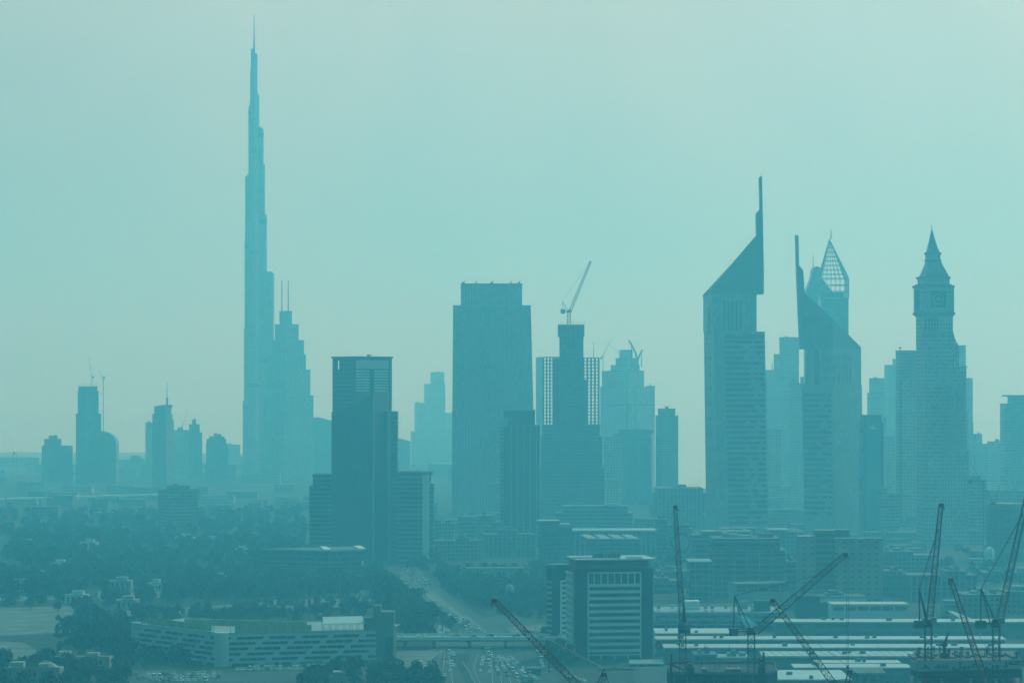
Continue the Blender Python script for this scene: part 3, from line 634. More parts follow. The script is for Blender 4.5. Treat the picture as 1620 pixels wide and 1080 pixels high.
# ---------------------------------------------------------------- right-hand cluster
tower('apartment_block', 'pale tower with a notched roof just right of the shorter blade tower', 4000, [(1375, 1399, 598), (1372, 1400, 621)], 'pale', .2)
tower('highrise', 'pale narrow tower left of the dark slab beside the clock tower', 4200, [(1412, 1420, 568), (1399, 1420, 577)], 'pale2', .3)
rt, st = tower('office_tower', 'dark slab tower with a rooftop dish, left of the clock tower', 3000, [(1417, 1452, 554)], 'mid', .17, 20, plant=0)
mb = MB(); mb.tube((st.x(1425), 5, st.z(554)), (st.x(1425), 5, st.z(551)), .5); mb.lathe([(.3, st.z(551.5)), (1.6, st.z(550.5)), (2.0, st.z(549))], 10, st.x(1425), 5); mb.build('dish', M['steel'], rt)
mb = MB(); mb.prism(st.rect(1428, 1451, None, 0, 10, -5), 0, st.z(598)); mb.build('front_bay', FA['pale2'], rt)
rt, st = tower('office_tower', 'tower wearing a tall bright blue advertising banner, right of the shorter blade tower', 2800, [(1366, 1395, 656), (1365, 1398, 668)], 'blue', None, depth=30, plant=0)
M['banner'] = plain('banner_blue', (.01, .23, .33), .5, .02, .92, 1.06); M['banner2'] = plain('banner_picture', (.07, .22, .24), .5, .02, .85, 1.15)
mb = MB(); mb.box(st.x(1371), st.x(1393.5), -.6, -.2, st.z(835), st.z(663)); ban = mb.build('banner', M['banner'], rt)
mb = MB(); mb.add([(st.x(a), -.75, st.z(b)) for a, b in ((1374, 773), (1374, 737), (1379, 728), (1384, 733), (1388, 748), (1390, 773))], [[0, 5, 4, 3, 2, 1]]); mb.build('picture', M['banner2'], ban)
text('du', 6.2, ban, (st.x(1380.5), -.85, st.z(675.5)), 0, M['signwhite'])
rt, st = tower('apartment_block', 'pale apartment slab with stacked balconies right of the blue banner tower', 2750, [(1394, 1404, 772), (1394, 1422, 780)], 'balc', None, depth=26)
for k in range(14):
    mb = MB(); y = 786 + 6.6 * k; mb.box(st.x(1395), st.x(1403), -1.6, .1, st.z(y) - .3, st.z(y) + .9); mb.build('balcony', M['hoarding'], rt)
tower('apartment_block', 'thin pale tower directly behind the balcony slab', 3300, [(1394, 1402, 663), (1394, 1416, 690)], 'pale2', .4)
# the clock tower
st = Site(1480, 2600); rt = thing('clock_tower', 'clock tower with a pointed spire, ornate cornices and a stepped shaft', 'skyscraper', (st.X, 2600, 0)); Z = st.z
CF, TH, GR = .19, 17, 0
def tier(mb, xl, xr, y0, y1, dy=0.0, xl2=None, xr2=None):
    a = st.rect(xl, xr, CF, TH, 0, dy)
    if xl2 is None: mb.prism(a, Z(y0), Z(y1))
    else: mb.loft(a, Z(y0), st.rect(xl2, xr2, CF, TH, 0, dy + .5), Z(y1))
mb = MB(); tier(mb, 1449.6, 1533, 1100, 713); tier(mb, 1449.6, 1530.5, 713, 650, .4); tier(mb, 1449.6, 1529, 650, 579, .8)
tier(mb, 1449.6, 1517.5, 579, 546, 1.6); tier(mb, 1449.2, 1507.5, 546, 499, 4)
mb.build('shaft', FA['brick'], rt)
mb = MB(); mb.slab([(st.x(1505), Z(546)), (st.x(1517.5), Z(546)), (st.x(1513.5), Z(535)), (st.x(1509.5), Z(521))], 9, 24); mb.build('buttress', FA['brick'], rt)
mb = MB()
for y, xr in ((607, 1530), (650, 1531.5), (713, 1534.5), (579, 1531), (547, 1519), (525, 1508.5)): tier(mb, 1449, xr, y + 1.6, y, 0)
mb.build('string_course', M['hoarding'], rt)
mb = MB(); tier(mb, 1445.4, 1509.5, 494, 454, 3); mb.build('clock_stage', FA['brick'], rt)
for q in ((1443.5, 1511.6, 497, 493.5, 2.3), (1446.5, 1509, 499.5, 497, 3.2), (1443.2, 1510.4, 454, 450.5, 2.3), (1447, 1506, 450.5, 448.5, 4), (1448.8, 1504, 440, 436.5, 5.5), (1462, 1489.7, 401, 398, 12), (1462.2, 1489.6, 412.5, 409.5, 12)):
    mb = MB(); tier(mb, *q); mb.build('cornice', M['conc_dark'], rt)
mb = MB(); tier(mb, 1451.5, 1502.3, 448.5, 440, 6); tier(mb, 1463.6, 1487.8, 409.5, 401, 13); mb.build('lantern', FA['brick'], rt)
mb = MB(); ys = [436.5, 430, 424, 418, 412.5]; ls = [1453.8, 1456.8, 1459.6, 1462, 1463.8]; rs = [1501.4, 1498.2, 1494.8, 1491.6, 1488.8]
for i in range(4): mb.loft(st.rect(ls[i], rs[i], CF, TH, 0, 6 + 1.6 * i), Z(ys[i]), st.rect(ls[i + 1], rs[i + 1], CF, TH, 0, 7.6 + 1.6 * i), Z(ys[i + 1]))
mb.build('roof', M['blade'], rt); mb = MB(); ys = [398, 388, 378, 368, 360]; ls = [1464.6, 1467.4, 1469.8, 1471.8, 1473.6]; rs = [1486.8, 1482.6, 1479.6, 1476.8, 1474.8]
for i in range(4): mb.loft(st.rect(ls[i], rs[i], CF, TH, 0, 13 + 1.6 * i), Z(ys[i]), st.rect(ls[i + 1], rs[i + 1], CF, TH, 0, 14.6 + 1.6 * i), Z(ys[i + 1]))
mb.build('spire_roof', M['blade'], rt)
mb = MB(); mb.tube((st.x(1474.2, 20), 20, Z(361)), (st.x(1474.2, 20), 20, Z(353.5)), .35, 6, .2); mb.lathe([(.1, Z(357)), (.8, Z(356.2)), (.1, Z(355.4))], 8, st.x(1474.2, 20), 20); mb.build('finial', M['steel'], rt)
P = st.rect(1445.4, 1509.5, CF, TH, 0, 3); fr = Face(P[0], P[1], 1445.4 + CF * 64.1, 1509.5)
def disc(mb, face, s, z, r, o0, o1, n=28, r0=None):
    face.poly(mb, [(s + r * math.cos(2 * math.pi * i / n), z + r * math.sin(2 * math.pi * i / n)) for i in range(n)], o0, o1)
sc_, zc_ = fr.s_(1484.3), Z(472.5)
mb = MB(); fr.bar(mb, sc_ - 8, sc_ + 8, zc_ - 8, zc_ + 8, -.2, .25); mb.build('clock_panel', M['navy'], rt)
mb = MB(); disc(mb, fr, sc_, zc_, 5.4, -.1, .5); ck = mb.build('clock_face', M['hoarding'], rt)
mb = MB(); disc(mb, fr, sc_, zc_, 4.2, .1, .62); mb.build('dial', M['navy'], ck)
mb = MB(); disc(mb, fr, sc_, zc_, 2.0, .2, .74); fr.bar(mb, sc_ - .25, sc_ + .25, zc_, zc_ + 3.9, .3, .9); fr.poly(mb, [(sc_, zc_ - .3), (sc_ + 2.6, zc_ + 1.4), (sc_ + 2.4, zc_ + 1.9), (sc_ - .2, zc_ + .3)], .3, .9); mb.build('hand', M['hoarding'], ck)
for k in range(2):
    mb = MB(); fr.bar(mb, fr.s_(1462 + 40 * k), fr.s_(1466 + 40 * k), Z(492), Z(456), -.2, .5); mb.build('pilaster', M['hoarding'], rt)
fl = Face(P[3], P[0], 1445.4, 1457.6); mb = MB(); fl.bar(mb, fl.s_(1448), fl.s_(1455), Z(490), Z(458), -.2, .35); mb.build('side_panel', M['navy'], rt)
Q = st.rect(1449.6, 1530.5, CF, TH, 0, .4); fr = Face(Q[0], Q[1], 1449.6 + CF * 80.9, 1530.5)
for k in range(13):
    mb = MB(); s = fr.s_(1476 + 4.1 * k); fr.bar(mb, s, s + .55, Z(712), Z(652), -.4, .5); fr.bar(mb, s, s + .55, Z(649), Z(609), -.4, .5); mb.build('rib', M['hoarding'], rt)
Q = st.rect(1449.2, 1507.5, CF, TH, 0, 4); fr = Face(Q[0], Q[1], 1449.2 + CF * 58.3, 1507.5)
for k in range(5):
    mb = MB(); s = fr.s_(1464 + 4.6 * k); fr.bar(mb, s, s + 1.2, Z(524), Z(502), -.4, .3); mb.build('slot_window', M['glassb'], rt)
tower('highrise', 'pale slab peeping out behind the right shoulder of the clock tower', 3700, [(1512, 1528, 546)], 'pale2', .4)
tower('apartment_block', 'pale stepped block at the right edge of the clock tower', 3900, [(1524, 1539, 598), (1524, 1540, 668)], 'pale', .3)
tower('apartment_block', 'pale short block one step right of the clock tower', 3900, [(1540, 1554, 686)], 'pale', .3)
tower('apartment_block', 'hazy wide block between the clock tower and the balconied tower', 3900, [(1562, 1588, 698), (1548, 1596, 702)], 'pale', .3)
rt, st = tower('apartment_block', 'balconied tower with an overhanging roof slab at the right picture edge', 3500, [(1601, 1650, 627), (1590, 1650, 638)], 'mid', None, depth=36, plant=0)
mb = MB(); mb.prism(st.rect(1593.5, 1655, None, 0, 40, -2), st.z(627), st.z(624.6)); mb.build('roof_slab', M['navy'], rt)
for k in range(26):
    mb = MB(); y = 643 + 5.2 * k; mb.box(st.x(1588), st.x(1600), -1.2, 3, st.z(y) - .35, st.z(y) + .9); mb.build('balcony', M['concrete'], rt)
rt, st = tower('apartment_block', 'low pale block with stacked balconies right of the clock tower foot', 2700, [(1537, 1552, 752), (1532, 1560, 758)], 'balc', None, depth=24)
for k in range(13):
    mb = MB(); y = 764 + 7 * k; mb.box(st.x(1540), st.x(1550), -1.5, .1, st.z(y) - .3, st.z(y) + .9); mb.build('balcony', M['hoarding'], rt)
st = Site(1600, 2350); rt = thing('office_block', 'round dark building with a spiky netted top at the right edge', 'building', (st.X, 2350, 0)); Z = st.z
mb = MB(); mb.lathe([(17, 0), (18, Z(860)), (18, Z(805)), (16.5, Z(797))], 24, 0, 20); mb.build('wall', FA['bare'], rt)
mb = MB(); R = random.Random(5)
for i in range(40):
    t = R.uniform(0, 2 * math.pi); r = 17.5; z0 = Z(R.uniform(798, 808)); mb.tube((r * math.cos(t), 20 + r * math.sin(t), z0), (r * math.cos(t + .05), 20 + r * math.sin(t), z0 + R.uniform(2, 6)), .18, 3)
mb.build('scaffold', M['concrete'], rt)['kind'] = 'stuff'
tower('office_block', 'hazy dark block behind the far right cranes', 2900, [(1560, 1640, 775)], 'mid', None, depth=30)
# ---------------------------------------------------------------- middle distance blocks
B = tower
B('office_block', 'tall dark block behind the front office building, with a step on its right', 2800, [(892, 993, 800), (880, 1001, 811)], 'darkr', None, depth=40, roof='roofgrey')
B('office_block', 'small dark block second to the right of the pale edge strip', 2650, [(701, 718, 827)], 'low', None, depth=20)
B('office_block', 'narrow block tight against the pale edge strip', 2500, [(680, 698, 823)], 'low', None, depth=24)
B('office_block', 'dark square block standing before the broad flat-topped tower', 2700, [(725, 751, 817)], 'darkr', None, depth=26)
B('office_block', 'hazy block beside the dark square block under the broad tower', 2750, [(752, 784, 815)], 'low', None, depth=26)
B('apartment_block', 'long shadowy row of flats right of the pale edge strip', 2380, [(720, 742, 851), (682, 762, 855)], 'low', .1, 12, depth=30, plant=3)
B('apartment_block', 'block faced with tall columns left of the blue glass block', 2420, [(786, 820, 838), (762, 848, 845)], 'low2', .1, 12, depth=30, plant=3)
B('apartment_block', 'row with tiled roof bits behind the column-faced block', 2600, [(770, 850, 832)], 'low', None, depth=30, plant=4)
rt, st = B('office_block', 'blue glass block with a pale roof slab and lit left edge', 2250, [(851, 905, 832)], 'blue', .1, 14, depth=32, plant=0)
mb = MB(); mb.prism(st.rect(853, 884, None, 0, 14, 6), st.z(832), st.z(825)); mb.build('upper_storey', FA['blue'], rt)
mb = MB(); mb.prism(st.rect(850, 885, None, 0, 16, 5), st.z(825), st.z(823.4)); mb.prism(st.rect(886, 902, None, 0, 14, 8), st.z(830.5), st.z(829)); mb.build('roof_slab', M['whiteroof'], rt)
rt, st = B('exhibition_hall', 'long low hall with a thin white roof edge behind the front office building', 2450, [(905, 1037, 840)], 'low2', None, depth=36, plant=0)
mb = MB(); mb.prism(st.rect(904, 1038, None, 0, 40, -2), st.z(840), st.z(838.2)); mb.build('roof_edge', M['whiteroof'], rt)
rt, st = B('office_block', 'dark low block with a pale striped sloping roof before the long hall', 2250, [(932, 1012, 852)], 'blue', None, depth=20, plant=0)
mb = MB()
for k in range(4):
    a = 920 + 22 * k; mb.add([(st.x(a), 40, st.z(845, 40)), (st.x(a + 14), 40, st.z(845, 40)), (st.x(a + 26), 0, st.z(851.5)), (st.x(a + 10), 0, st.z(851.5)), (st.x(a), 40, st.z(846, 40)), (st.x(a + 14), 40, st.z(846, 40)), (st.x(a + 26), 0, st.z(852)), (st.x(a + 10), 0, st.z(852))], [[3, 2, 1, 0], [4, 5, 6, 7], [0, 1, 5, 4], [2, 3, 7, 6], [1, 2, 6, 5], [3, 0, 4, 7]])
mb.build('roof_panel', M['concrete'], rt)
B('office_block', 'slim block left of the block with a round arch relief', 2400, [(1039, 1056, 821)], 'darkg', None, depth=22)
rt, st = B('office_block', 'block with a round arch relief, behind the upright crane boom', 2350, [(1059, 1091, 830), (1058, 1096, 836)], 'low', None, depth=26)
mb = MB(); f = Face((st.x(1058), 0), (st.x(1096), 0), 1058, 1096); disc(mb, f, f.s_(1077), st.z(858), 8.6, -.2, .4); mb.build('arch_relief', M['glassb'], rt)
mb = MB(); disc(mb, f, f.s_(1077), st.z(858), 6.6, .1, .7); mb.build('arch_panel', M['hoarding'], rt)
B('office_block', 'small dark block right of the front office building', 1980, [(1036, 1058, 914), (1034, 1076, 918)], 'darkr', None, depth=24)
B('office_block', 'little pale-roofed block below the round arch relief', 2080, [(1040, 1090, 903)], 'low', None, depth=24, plant=2)
rt, st = B('office_block', 'broad dark block with white roof lines at the foot of the blade tower', 2150, [(1112, 1188, 841), (1096, 1192, 846)], 'darkr', None, depth=34, plant=2, roof='roofgrey')
mb = MB(); mb.prism(st.rect(1110, 1188, None, 0, 6, .2), st.z(841), st.z(839.2)); mb.build('roof_edge', M['white'], rt)
# big block with tall piers
rt, st = B('office_block', 'wide office block with tall pale piers and white roof lines, mid right', 1950, [(1128, 1234, 851), (1126, 1243, 869.5)], 'darkr', None, depth=36, plant=2, roof='roofgrey')
mb = MB()
for y, a, b, o in ((851, 1127, 1235, -.6), (854.5, 1130, 1235, -1.2), (869.5, 1125, 1244, -1.2), (880, 1128, 1242, -.9)): mb.prism(st.rect(a, b, None, 0, 1.6, o), st.z(y + 1.2), st.z(y))
mb.build('roof_edge', M['concrete'], rt)
mb = MB()
for px in (1128, 1141, 1161, 1181, 1201, 1220, 1242): mb.box(st.x(px), st.x(px + 1.3), -.8, .2, 0, st.z(870))
mb.build('pier', M['concrete'], rt)
rt, st = B('office_block', 'lower wing with a bright roof end left of the block with tall piers', 1900, [(1091, 1126, 889)], 'darkr', None, depth=32, plant=0)
mb = MB(); mb.prism(st.rect(1089, 1127, None, 0, 34, -1), st.z(889), st.z(887.4)); mb.build('roof_slab', M['concrete'], rt)
mb = MB()
for px in (1100, 1111, 1121): mb.box(st.x(px), st.x(px + 1), -.6, .2, 0, st.z(890))
mb.build('pier', M['concrete'], rt)
B('office_block', 'low wing right of the block with tall piers', 1960, [(1243, 1262, 888)], 'darkr', None, depth=28)
rt, st = B('exhibition_hall', 'pale low roofed hall in the gap under the two blade towers', 2350, [(1218, 1272, 840)], 'low', None, depth=60, plant=0)
mb = MB(); mb.prism(st.rect(1216, 1248, None, 0, 22, -2), st.z(838), st.z(836.8)); mb.prism(st.rect(1240, 1273, None, 0, 14, -2), st.z(842), st.z(840.8)); mb.build('roof_slab', M['whiteroof'], rt)
# the hotel with lettering along its top
rt, st = B('hotel', 'pale hotel slab with lettering along its top edge, mid right', 1850, [(1321, 1397, 851.5)], 'hotel', None, depth=18, plant=0)
text('novotel', 3.0, rt, (st.x(1337), -.15, st.z(859.5)), 0, M['plant'])
text('\ufede\ufef4\ufe97\ufeee\ufed3\ufeee\ufee7', 4.0, rt, (st.x(1376), -.15, st.z(859)), 0, M['plant'])
mb = MB(); mb.prism(st.rect(1290, 1321, None, 0, 16, 4), 0, st.z(839)); mb.build('stair_core', FA['darkr'], rt)
mb = MB(); mb.prism(st.rect(1263, 1290, None, 0, 16, 1), 0, st.z(848)); mb.build('left_wing', FA['hotel'], rt)
mb = MB(); mb.box(st.x(1325), st.x(1350), 20, 30, st.z(851.5), st.z(840)); mb.build('rooftop_block', FA['blue'], rt)
B('office_block', 'long low building with white roof lines right of the hotel', 2150, [(1396, 1445, 872), (1396, 1476, 878)], 'low', None, depth=30, plant=2)
B('office_block', 'dark low block tucked against the right side of the hotel', 1950, [(1397, 1431, 903), (1397, 1437, 907)], 'blue', None, depth=26)
B('office_block', 'low columned block behind the crane with the boxy counterweight', 1900, [(1495, 1530, 903), (1437, 1545, 909)], 'low2', None, depth=26, plant=3)
B('villa', 'small flat pale roof left of the white egg-shaped roof', 2250, [(1536, 1558, 884)], 'pale2', None, depth=20, plant=0)
st = Site(1565, 2300); rt = thing('kiosk', 'small white egg-shaped roof among the right-hand low blocks', 'building', (st.X, 2300, 0)); mb = MB()
mb.lathe([(4.2, 0), (4.4, st.z(873)), (3.4, st.z(868)), (1.6, st.z(865)), (.2, st.z(864))], 14); mb.build('shell', M['white'], rt)
B('apartment_block', 'low hazy block behind the rightmost crane', 2100, [(1556, 1640, 905)], 'low', None, depth=26, plant=2)
B('office_block', 'dotted low block left of the rightmost crane mast', 1720, [(1524, 1592, 940)], 'low', None, depth=30, plant=2)
B('office_block', 'long low block at the right edge behind the exhibition halls', 1800, [(1590, 1680, 935)], 'low', None, depth=30, plant=2)
B('office_block', 'tiny striped block between the two right-hand cranes', 1750, [(1494, 1514, 950)], 'balc', None, depth=16, plant=0)
rt, st = B('office_block', 'white boxy building with a glazed upper floor, above the middle crane', 1830, [(1153, 1250, 923)], 'white' if 'white' in FA else M['hoarding'], .12, 14, depth=30, plant=0)
f = Face((st.x(1164), 0), (st.x(1250), 0), 1164, 1250); P = st.rect(1153, 1250, .12, 14, 30, 0); f = Face(P[0], P[1], 1164.6, 1250)
for k in range(5):
    mb = MB(); f.bar(mb, f.s_(1166 + 17 * k), f.s_(1181.5 + 17 * k), st.z(936), st.z(925), -.3, .25); mb.build('window', M['glassb'], rt)
rt, st = B('office_block', 'dark windowless box beside the long white window row', 1700, [(1263, 1297, 942), (1263, 1315, 953)], M['navy'], None, depth=22, plant=0, roof='navy')
B('exhibition_hall', 'white flat box behind the long white window row', 1780, [(1298, 1370, 943)], M['white'], None, depth=26, plant=2)
rt, st = B('exhibition_hall', 'white building with one long row of dark windows, mid right', 1660, [(1316, 1437, 955)], M['white'], None, depth=20, plant=0, roof='whiteroof')
for k in range(6):
    mb = MB(); mb.box(st.x(1318.5 + 19.6 * k), st.x(1335 + 19.6 * k), -.25, .2, st.z(965), st.z(959)); mb.build('window', M['glass'], rt)
# ---------------------------------------------------------------- exhibition halls, one behind the other
def hall(label, d, xl, xr, yf, depth, zb=None, wallm='arcade', lip=1.6, rise=1.2, roofm='whiteroof'):
    st = Site((xl + xr) / 2, d); rt = thing('exhibition_hall', label, 'hall', (st.X, d, 0)); z = st.z(yf)
    a, b = st.x(xl), st.x(xr); mb = MB(); mb.box(a + .5, b - .5, .8, depth, 0, z - .7); mb.build('wall', FA[wallm], rt)
    mb = MB(); mb.slab([(0, 0), (0, 0), (0, 0)], 0, 0) if False else None
    mb.add([(a, 0, z - .7), (b, 0, z - .7), (b, depth + .5, z - .7 + rise), (a, depth + .5, z - .7 + rise), (a, 0, z), (b, 0, z), (b, depth + .5, z + rise), (a, depth + .5, z + rise)], [[3, 2, 1, 0], [4, 5, 6, 7], [0, 1, 5, 4], [1, 2, 6, 5], [2, 3, 7, 6], [3, 0, 4, 7]])
    mb.build('roof', M[roofm], rt); R = random.Random(int(xl + yf)); 
    for k in range(int((xr - xl) / 60)):
        px = R.uniform(xl + 10, xr - 10); y = R.uniform(3, max(4, depth - 4)); mb = MB(); w = R.uniform(.7, 1.6); x = st.x(px)
        zz = z + rise * y / depth; mb.box(x - w, x + w, y, y + 2, zz, zz + R.uniform(.8, 1.8)); mb.build('roof_vent', M['plant'], rt)
    return rt, st, z
hall('farthest long exhibition hall with a thin bright roof edge', 1610, 1225, 1960, 983, 14, rise=.6)
hall('short hall with a bright roof just behind the left upright crane mast', 1560, 1037, 1157, 1001, 26, rise=.6)
hall('second exhibition hall from the back, bright straight roof across the right side', 1500, 1037, 1592, 1010.5, 14, rise=.5)
hall('third exhibition hall from the back, pale roof dotted with vents', 1450, 1050, 1900, 1023.5, 15, rise=.5)
rt, st, z = hall('exhibition hall with a ribbed curved roof behind the right cranes', 1400, 1206, 1502, 1037, 16, rise=1.0)
mb = MB()
for k in range(22): x = st.x(1212 + 13.4 * k); mb.tube((x + 1.5, .3, z + .08), (x - 1.5, 16, z + 1.08), .13, 3)
mb.build('roof_rib', M['plant'], rt)
hall('narrow hall strip in front of the ribbed-roof hall', 1375, 1290, 1426, 1048, 12, rise=.3)
hall('low hall with a bright roof strip beside the lettered hoarding', 1358, 1256, 1442, 1055, 14, rise=.4)
hall('flat white roof in the foreground, right of the central building site', 1300, 1222, 1348, 1074, 44, rise=.1)
hall('low service building with louvres at the bottom, left of the lettered hoarding', 1330, 1352, 1402, 1064, 16, wallm='low2', roofm='roofgrey')
rt, st = B('office_block', 'small grey-blue box behind the central building site', 1395, [(1099, 1134, 1034.5)], 'blue', None, depth=18, plant=1, roof='roofgrey')
B('office_block', 'low pale annex beside the grey-blue box', 1400, [(1135, 1186, 1039)], M['hoarding'], None, depth=18, plant=3, roof='concrete')
for lab, pts, d in (('pale sloping canopy behind the slewing platform of the middle crane', [(1168, 975), (1181, 975), (1202, 990), (1190, 1000)], 1590), ('pale sloping canopy between the two right-hand cranes', [(1504, 968), (1512, 968), (1540, 979), (1522, 979)], 1630)):
    st = Site(pts[0][0], d); rt = thing('canopy', lab, 'canopy', (st.X, d, 0)); mb = MB(); V = [(st.x(a), 12 - 8 * (i > 1), st.z(b)) for i, (a, b) in enumerate(pts)]
    mb.add(V + [(x, y, z - .5) for x, y, z in V], [[3, 2, 1, 0], [4, 5, 6, 7], [0, 1, 5, 4], [1, 2, 6, 5], [2, 3, 7, 6], [3, 0, 4, 7]]); mb.build('roof', M['whiteroof'], rt)
    mb = MB()
    for x, y, z in V: mb.tube((x * .96, y, 0), (x * .96, y, z - .3), .2)
    mb.build('post', M['steel'], rt)
# multi-storey deck car park, right of the front office building
st = Site(1138, 1660); rt = thing('parking_deck', 'long open parking deck with cars on top, right of the front office building', 'parking deck', (st.X, 1660, 0)); Z = st.z
zd = Z(969); mb = MB()
for y in (969, 977, 986): mb.box(st.x(1037), st.x(1242), 0, 52, Z(y) - .9, Z(y))
for y in (973.4, 982): mb.box(st.x(1037), st.x(1242), 0, .6, Z(y), Z(y) + 1.1)
mb.build('deck', M['concrete'], rt)
mb = MB(); mb.box(st.x(1037), st.x(1242), 6, 51, 0, Z(986) - .9); mb.build('dark_core', M['navy'], rt)
mb = MB()
for k in range(14):
    for y in (3, 48): mb.box(st.x(1038 + 15.6 * k), st.x(1038 + 15.6 * k) + .8, y, y + .8, 0, zd - .9)
mb.build('columns', M['conc_dark'], rt)
mb = MB(); mb.box(st.x(1037), st.x(1200), 51.3, 51.7, zd + .9, zd + 1.3); mb.box(st.x(1037), st.x(1242), .1, .5, zd, zd + .9) if False else None
for k in range(16): mb.tube((st.x(1038 + 10.8 * k), 51.5, zd), (st.x(1038 + 10.8 * k), 51.5, zd + .95), .12)
mb.build('railing', M['white'], rt)
mb = MB(); mb.box(st.x(1037), st.x(1242), .1, .5, zd, zd + .9); mb.build('parapet', M['white'], rt)
mb = MB(); mb.box(st.x(1088), st.x(1111), 24, 34, zd, Z(955)); mb.build('stair_house', M['white'], rt)
mb = MB(); mb.box(st.x(1197), st.x(1221), 10, 22, zd, Z(952)); mb.build('lift_house', M['navy'], rt)
mb = MB(); mb.box(st.x(1178), st.x(1190), 30, 34, zd, Z(956)); mb.build('kiosk', M['concrete'], rt)
# ---------------------------------------------------------------- front office building
D1 = 1480; st = Site(965, D1); Z = st.z; rt = thing('office_building', 'dark office building with a large white window grid, front centre', 'building', (st.X, D1, 0))
P = st.rect(896, 1033.5, .105, 9, 30, 0); c, r, bk, l = P; fr, fl = Face(c, r, 910.4, 1033.5), Face(l, c, 896, 910.4)
mb = MB(); mb.prism(P, 0, Z(899)); mb.build('wall', M['navy'], rt)
mb = MB(); mb.prism(st.rect(901, 1025, .09, 9, 30, 2.5), Z(899), Z(886.5)); mb.build('penthouse', M['conc_dark'], rt)
zr = Z(886.5); mb = MB(); Q = st.rect(895.5, 1038, .11, 9, 30, -1.5); mb.prism(Q, zr, zr + .8); mb.build('roof', M['whiteroof'], rt)
mb = MB(); qx = [st.x(906), st.x(1018)]; mb.box(qx[0], qx[1] - 12, 6, 22, zr + .8, zr + 1.0); mb.box(qx[1] - 9, qx[1], 6, 22, zr + .8, zr + 1.0); mb.build('roof_well', M['plant'], rt)
R = random.Random(9)
for k in range(9):
    px = 941 + k * 5; mb = MB(); mb.lathe([(.8 + R.random() * .4, zr + 1), (.9, zr + 2.2), (.4, zr + 3 + R.random())], 8, st.x(px), 14 + R.uniform(-3, 3)); mb.build('roof_vent', M['plant'], rt)
f0, f1 = fr.s_(929.4), fr.s_(1014.5)
def frame(mb, face, s0, s1, z0, z1, w, o1=.35): 
    face.bar(mb, s0, s0 + w, z0, z1, -.2, o1); face.bar(mb, s1 - w, s1, z0, z1, -.2, o1); face.bar(mb, s0 + w, s1 - w, z1 - w, z1, -.2, o1); face.bar(mb, s0 + w, s1 - w, z0, z0 + w, -.2, o1)
mb = MB(); frame(mb, fr, f0, f1, Z(1037), Z(905), .75); mb.build('window_grid', M['white'], rt)
mb = MB()
for k in range(1, 8): s = f0 + (f1 - f0) * k / 8; fr.bar(mb, s - .3, s + .3, Z(923.4), Z(905) - .75, -.2, .35)
mb.build('mullion', M['white'], rt)
for k in range(8):
    s = f0 + (f1 - f0) * k / 8; mb = MB(); fr.bar(mb, s + .4, s + (f1 - f0) / 8 - .4, Z(922.8), Z(906.8), -.2, .08); mb.build('window', M['glass'], rt)
for k in range(11):
    y = 923.4 + 10.35 * k; mb = MB(); fr.bar(mb, f0 + .75, f1 - .75, Z(y + 4.8), Z(y), -.2, .33); mb.build('spandrel', M['white'], rt)
    if k < 11:
        mb = MB(); fr.bar(mb, f0 + 1.1, f1 - 1.1, Z(y + 10.2), Z(y + 4.9), -.2, .10); mb.build('window_band', M['glassb'], rt)
mb = MB()
for k in range(5): s = f0 + (f1 - f0) * k / 4; fr.bar(mb, s - .35 + (k == 0) * .4 - (k == 4) * .4, s + .35 + (k == 0) * .4 - (k == 4) * .4, 0, Z(1037), -.2, .4)
mb.build('colonnade', M['white'], rt)
for k in range(4):
    s = f0 + (f1 - f0) * k / 4; mb = MB(); fr.bar(mb, s + .8, s + (f1 - f0) / 4 - .8, .6, Z(1038.5), -.2, .1); mb.build('window', M['glass'], rt)
for k in range(12):
    y = 905 + 10.6 * k; mb = MB(); fl.bar(mb, fl.L * .05, fl.L * .82, Z(y + 1.9, 16), Z(y, 16), -.2, 1.1); mb.build('sun_fin', M['white'], rt)
mb = MB(); fl.bar(mb, fl.L * .02, fl.L * .86, 0, Z(903, 16), -.2, .3); mb.build('side_panel', M['hoarding'], rt)  # lighter panel paints the narrow left face as lit
mb = MB(); fr.bar(mb, fr.L - .35, fr.L, 0, Z(900), -.3, .3); mb.build('edge_strip', M['hoarding'], rt)
st = Site(880, 1560); Z = st.z; rt = thing('office_building', 'narrow dark building with a white-framed window column, left behind the front office', 'building', (st.X, 1560, 0))
P = st.rect(865, 897, .27, 30, 30, 0); c, r, bk, l = P; fr, fl = Face(c, r, 873.6, 897), Face(l, c, 865, 873.6)
mb = MB(); mb.prism(P, 0, Z(899)); mb.build('wall', M['navy'], rt)
mb = MB(); mb.prism(st.rect(866, 897, .27, 30, 30, 1), Z(899), Z(893.5)); mb.build('penthouse', M['plant'], rt)
mb = MB(); mb.prism(st.rect(864.5, 899, .27, 30, 30, -.6), Z(893.5), Z(892.3)); mb.build('roof', M['concrete'], rt)
mb = MB(); frame(mb, fr, fr.s_(886), fr.L + .3, Z(1022), Z(917.5), 1.2); mb.build('window_grid', M['white'], rt)
for k in range(13):
    y = 920.5 + 7.9 * k; mb = MB(); fr.bar(mb, fr.s_(889.3), fr.L - .6, Z(y + 3.6), Z(y), -.2, .2); mb.build('window', M['glass'], rt)
    mb = MB(); fr.bar(mb, fr.s_(889.3), fr.L - .6, Z(y + 7.9), Z(y + 3.7), -.2, .33); mb.build('spandrel', M['white'], rt)
for k in range(13):
    y = 917 + 8.6 * k; mb = MB(); fl.bar(mb, .3, fl.L - .3, Z(y + 3.8, 7), Z(y, 7), -.2, .4); mb.build('side_band', M['hoarding'], rt)
hall('low podium with louvres in front of the front office building', 1420, 944, 1056, 1063, 14, wallm='low2', roofm='roofgrey')
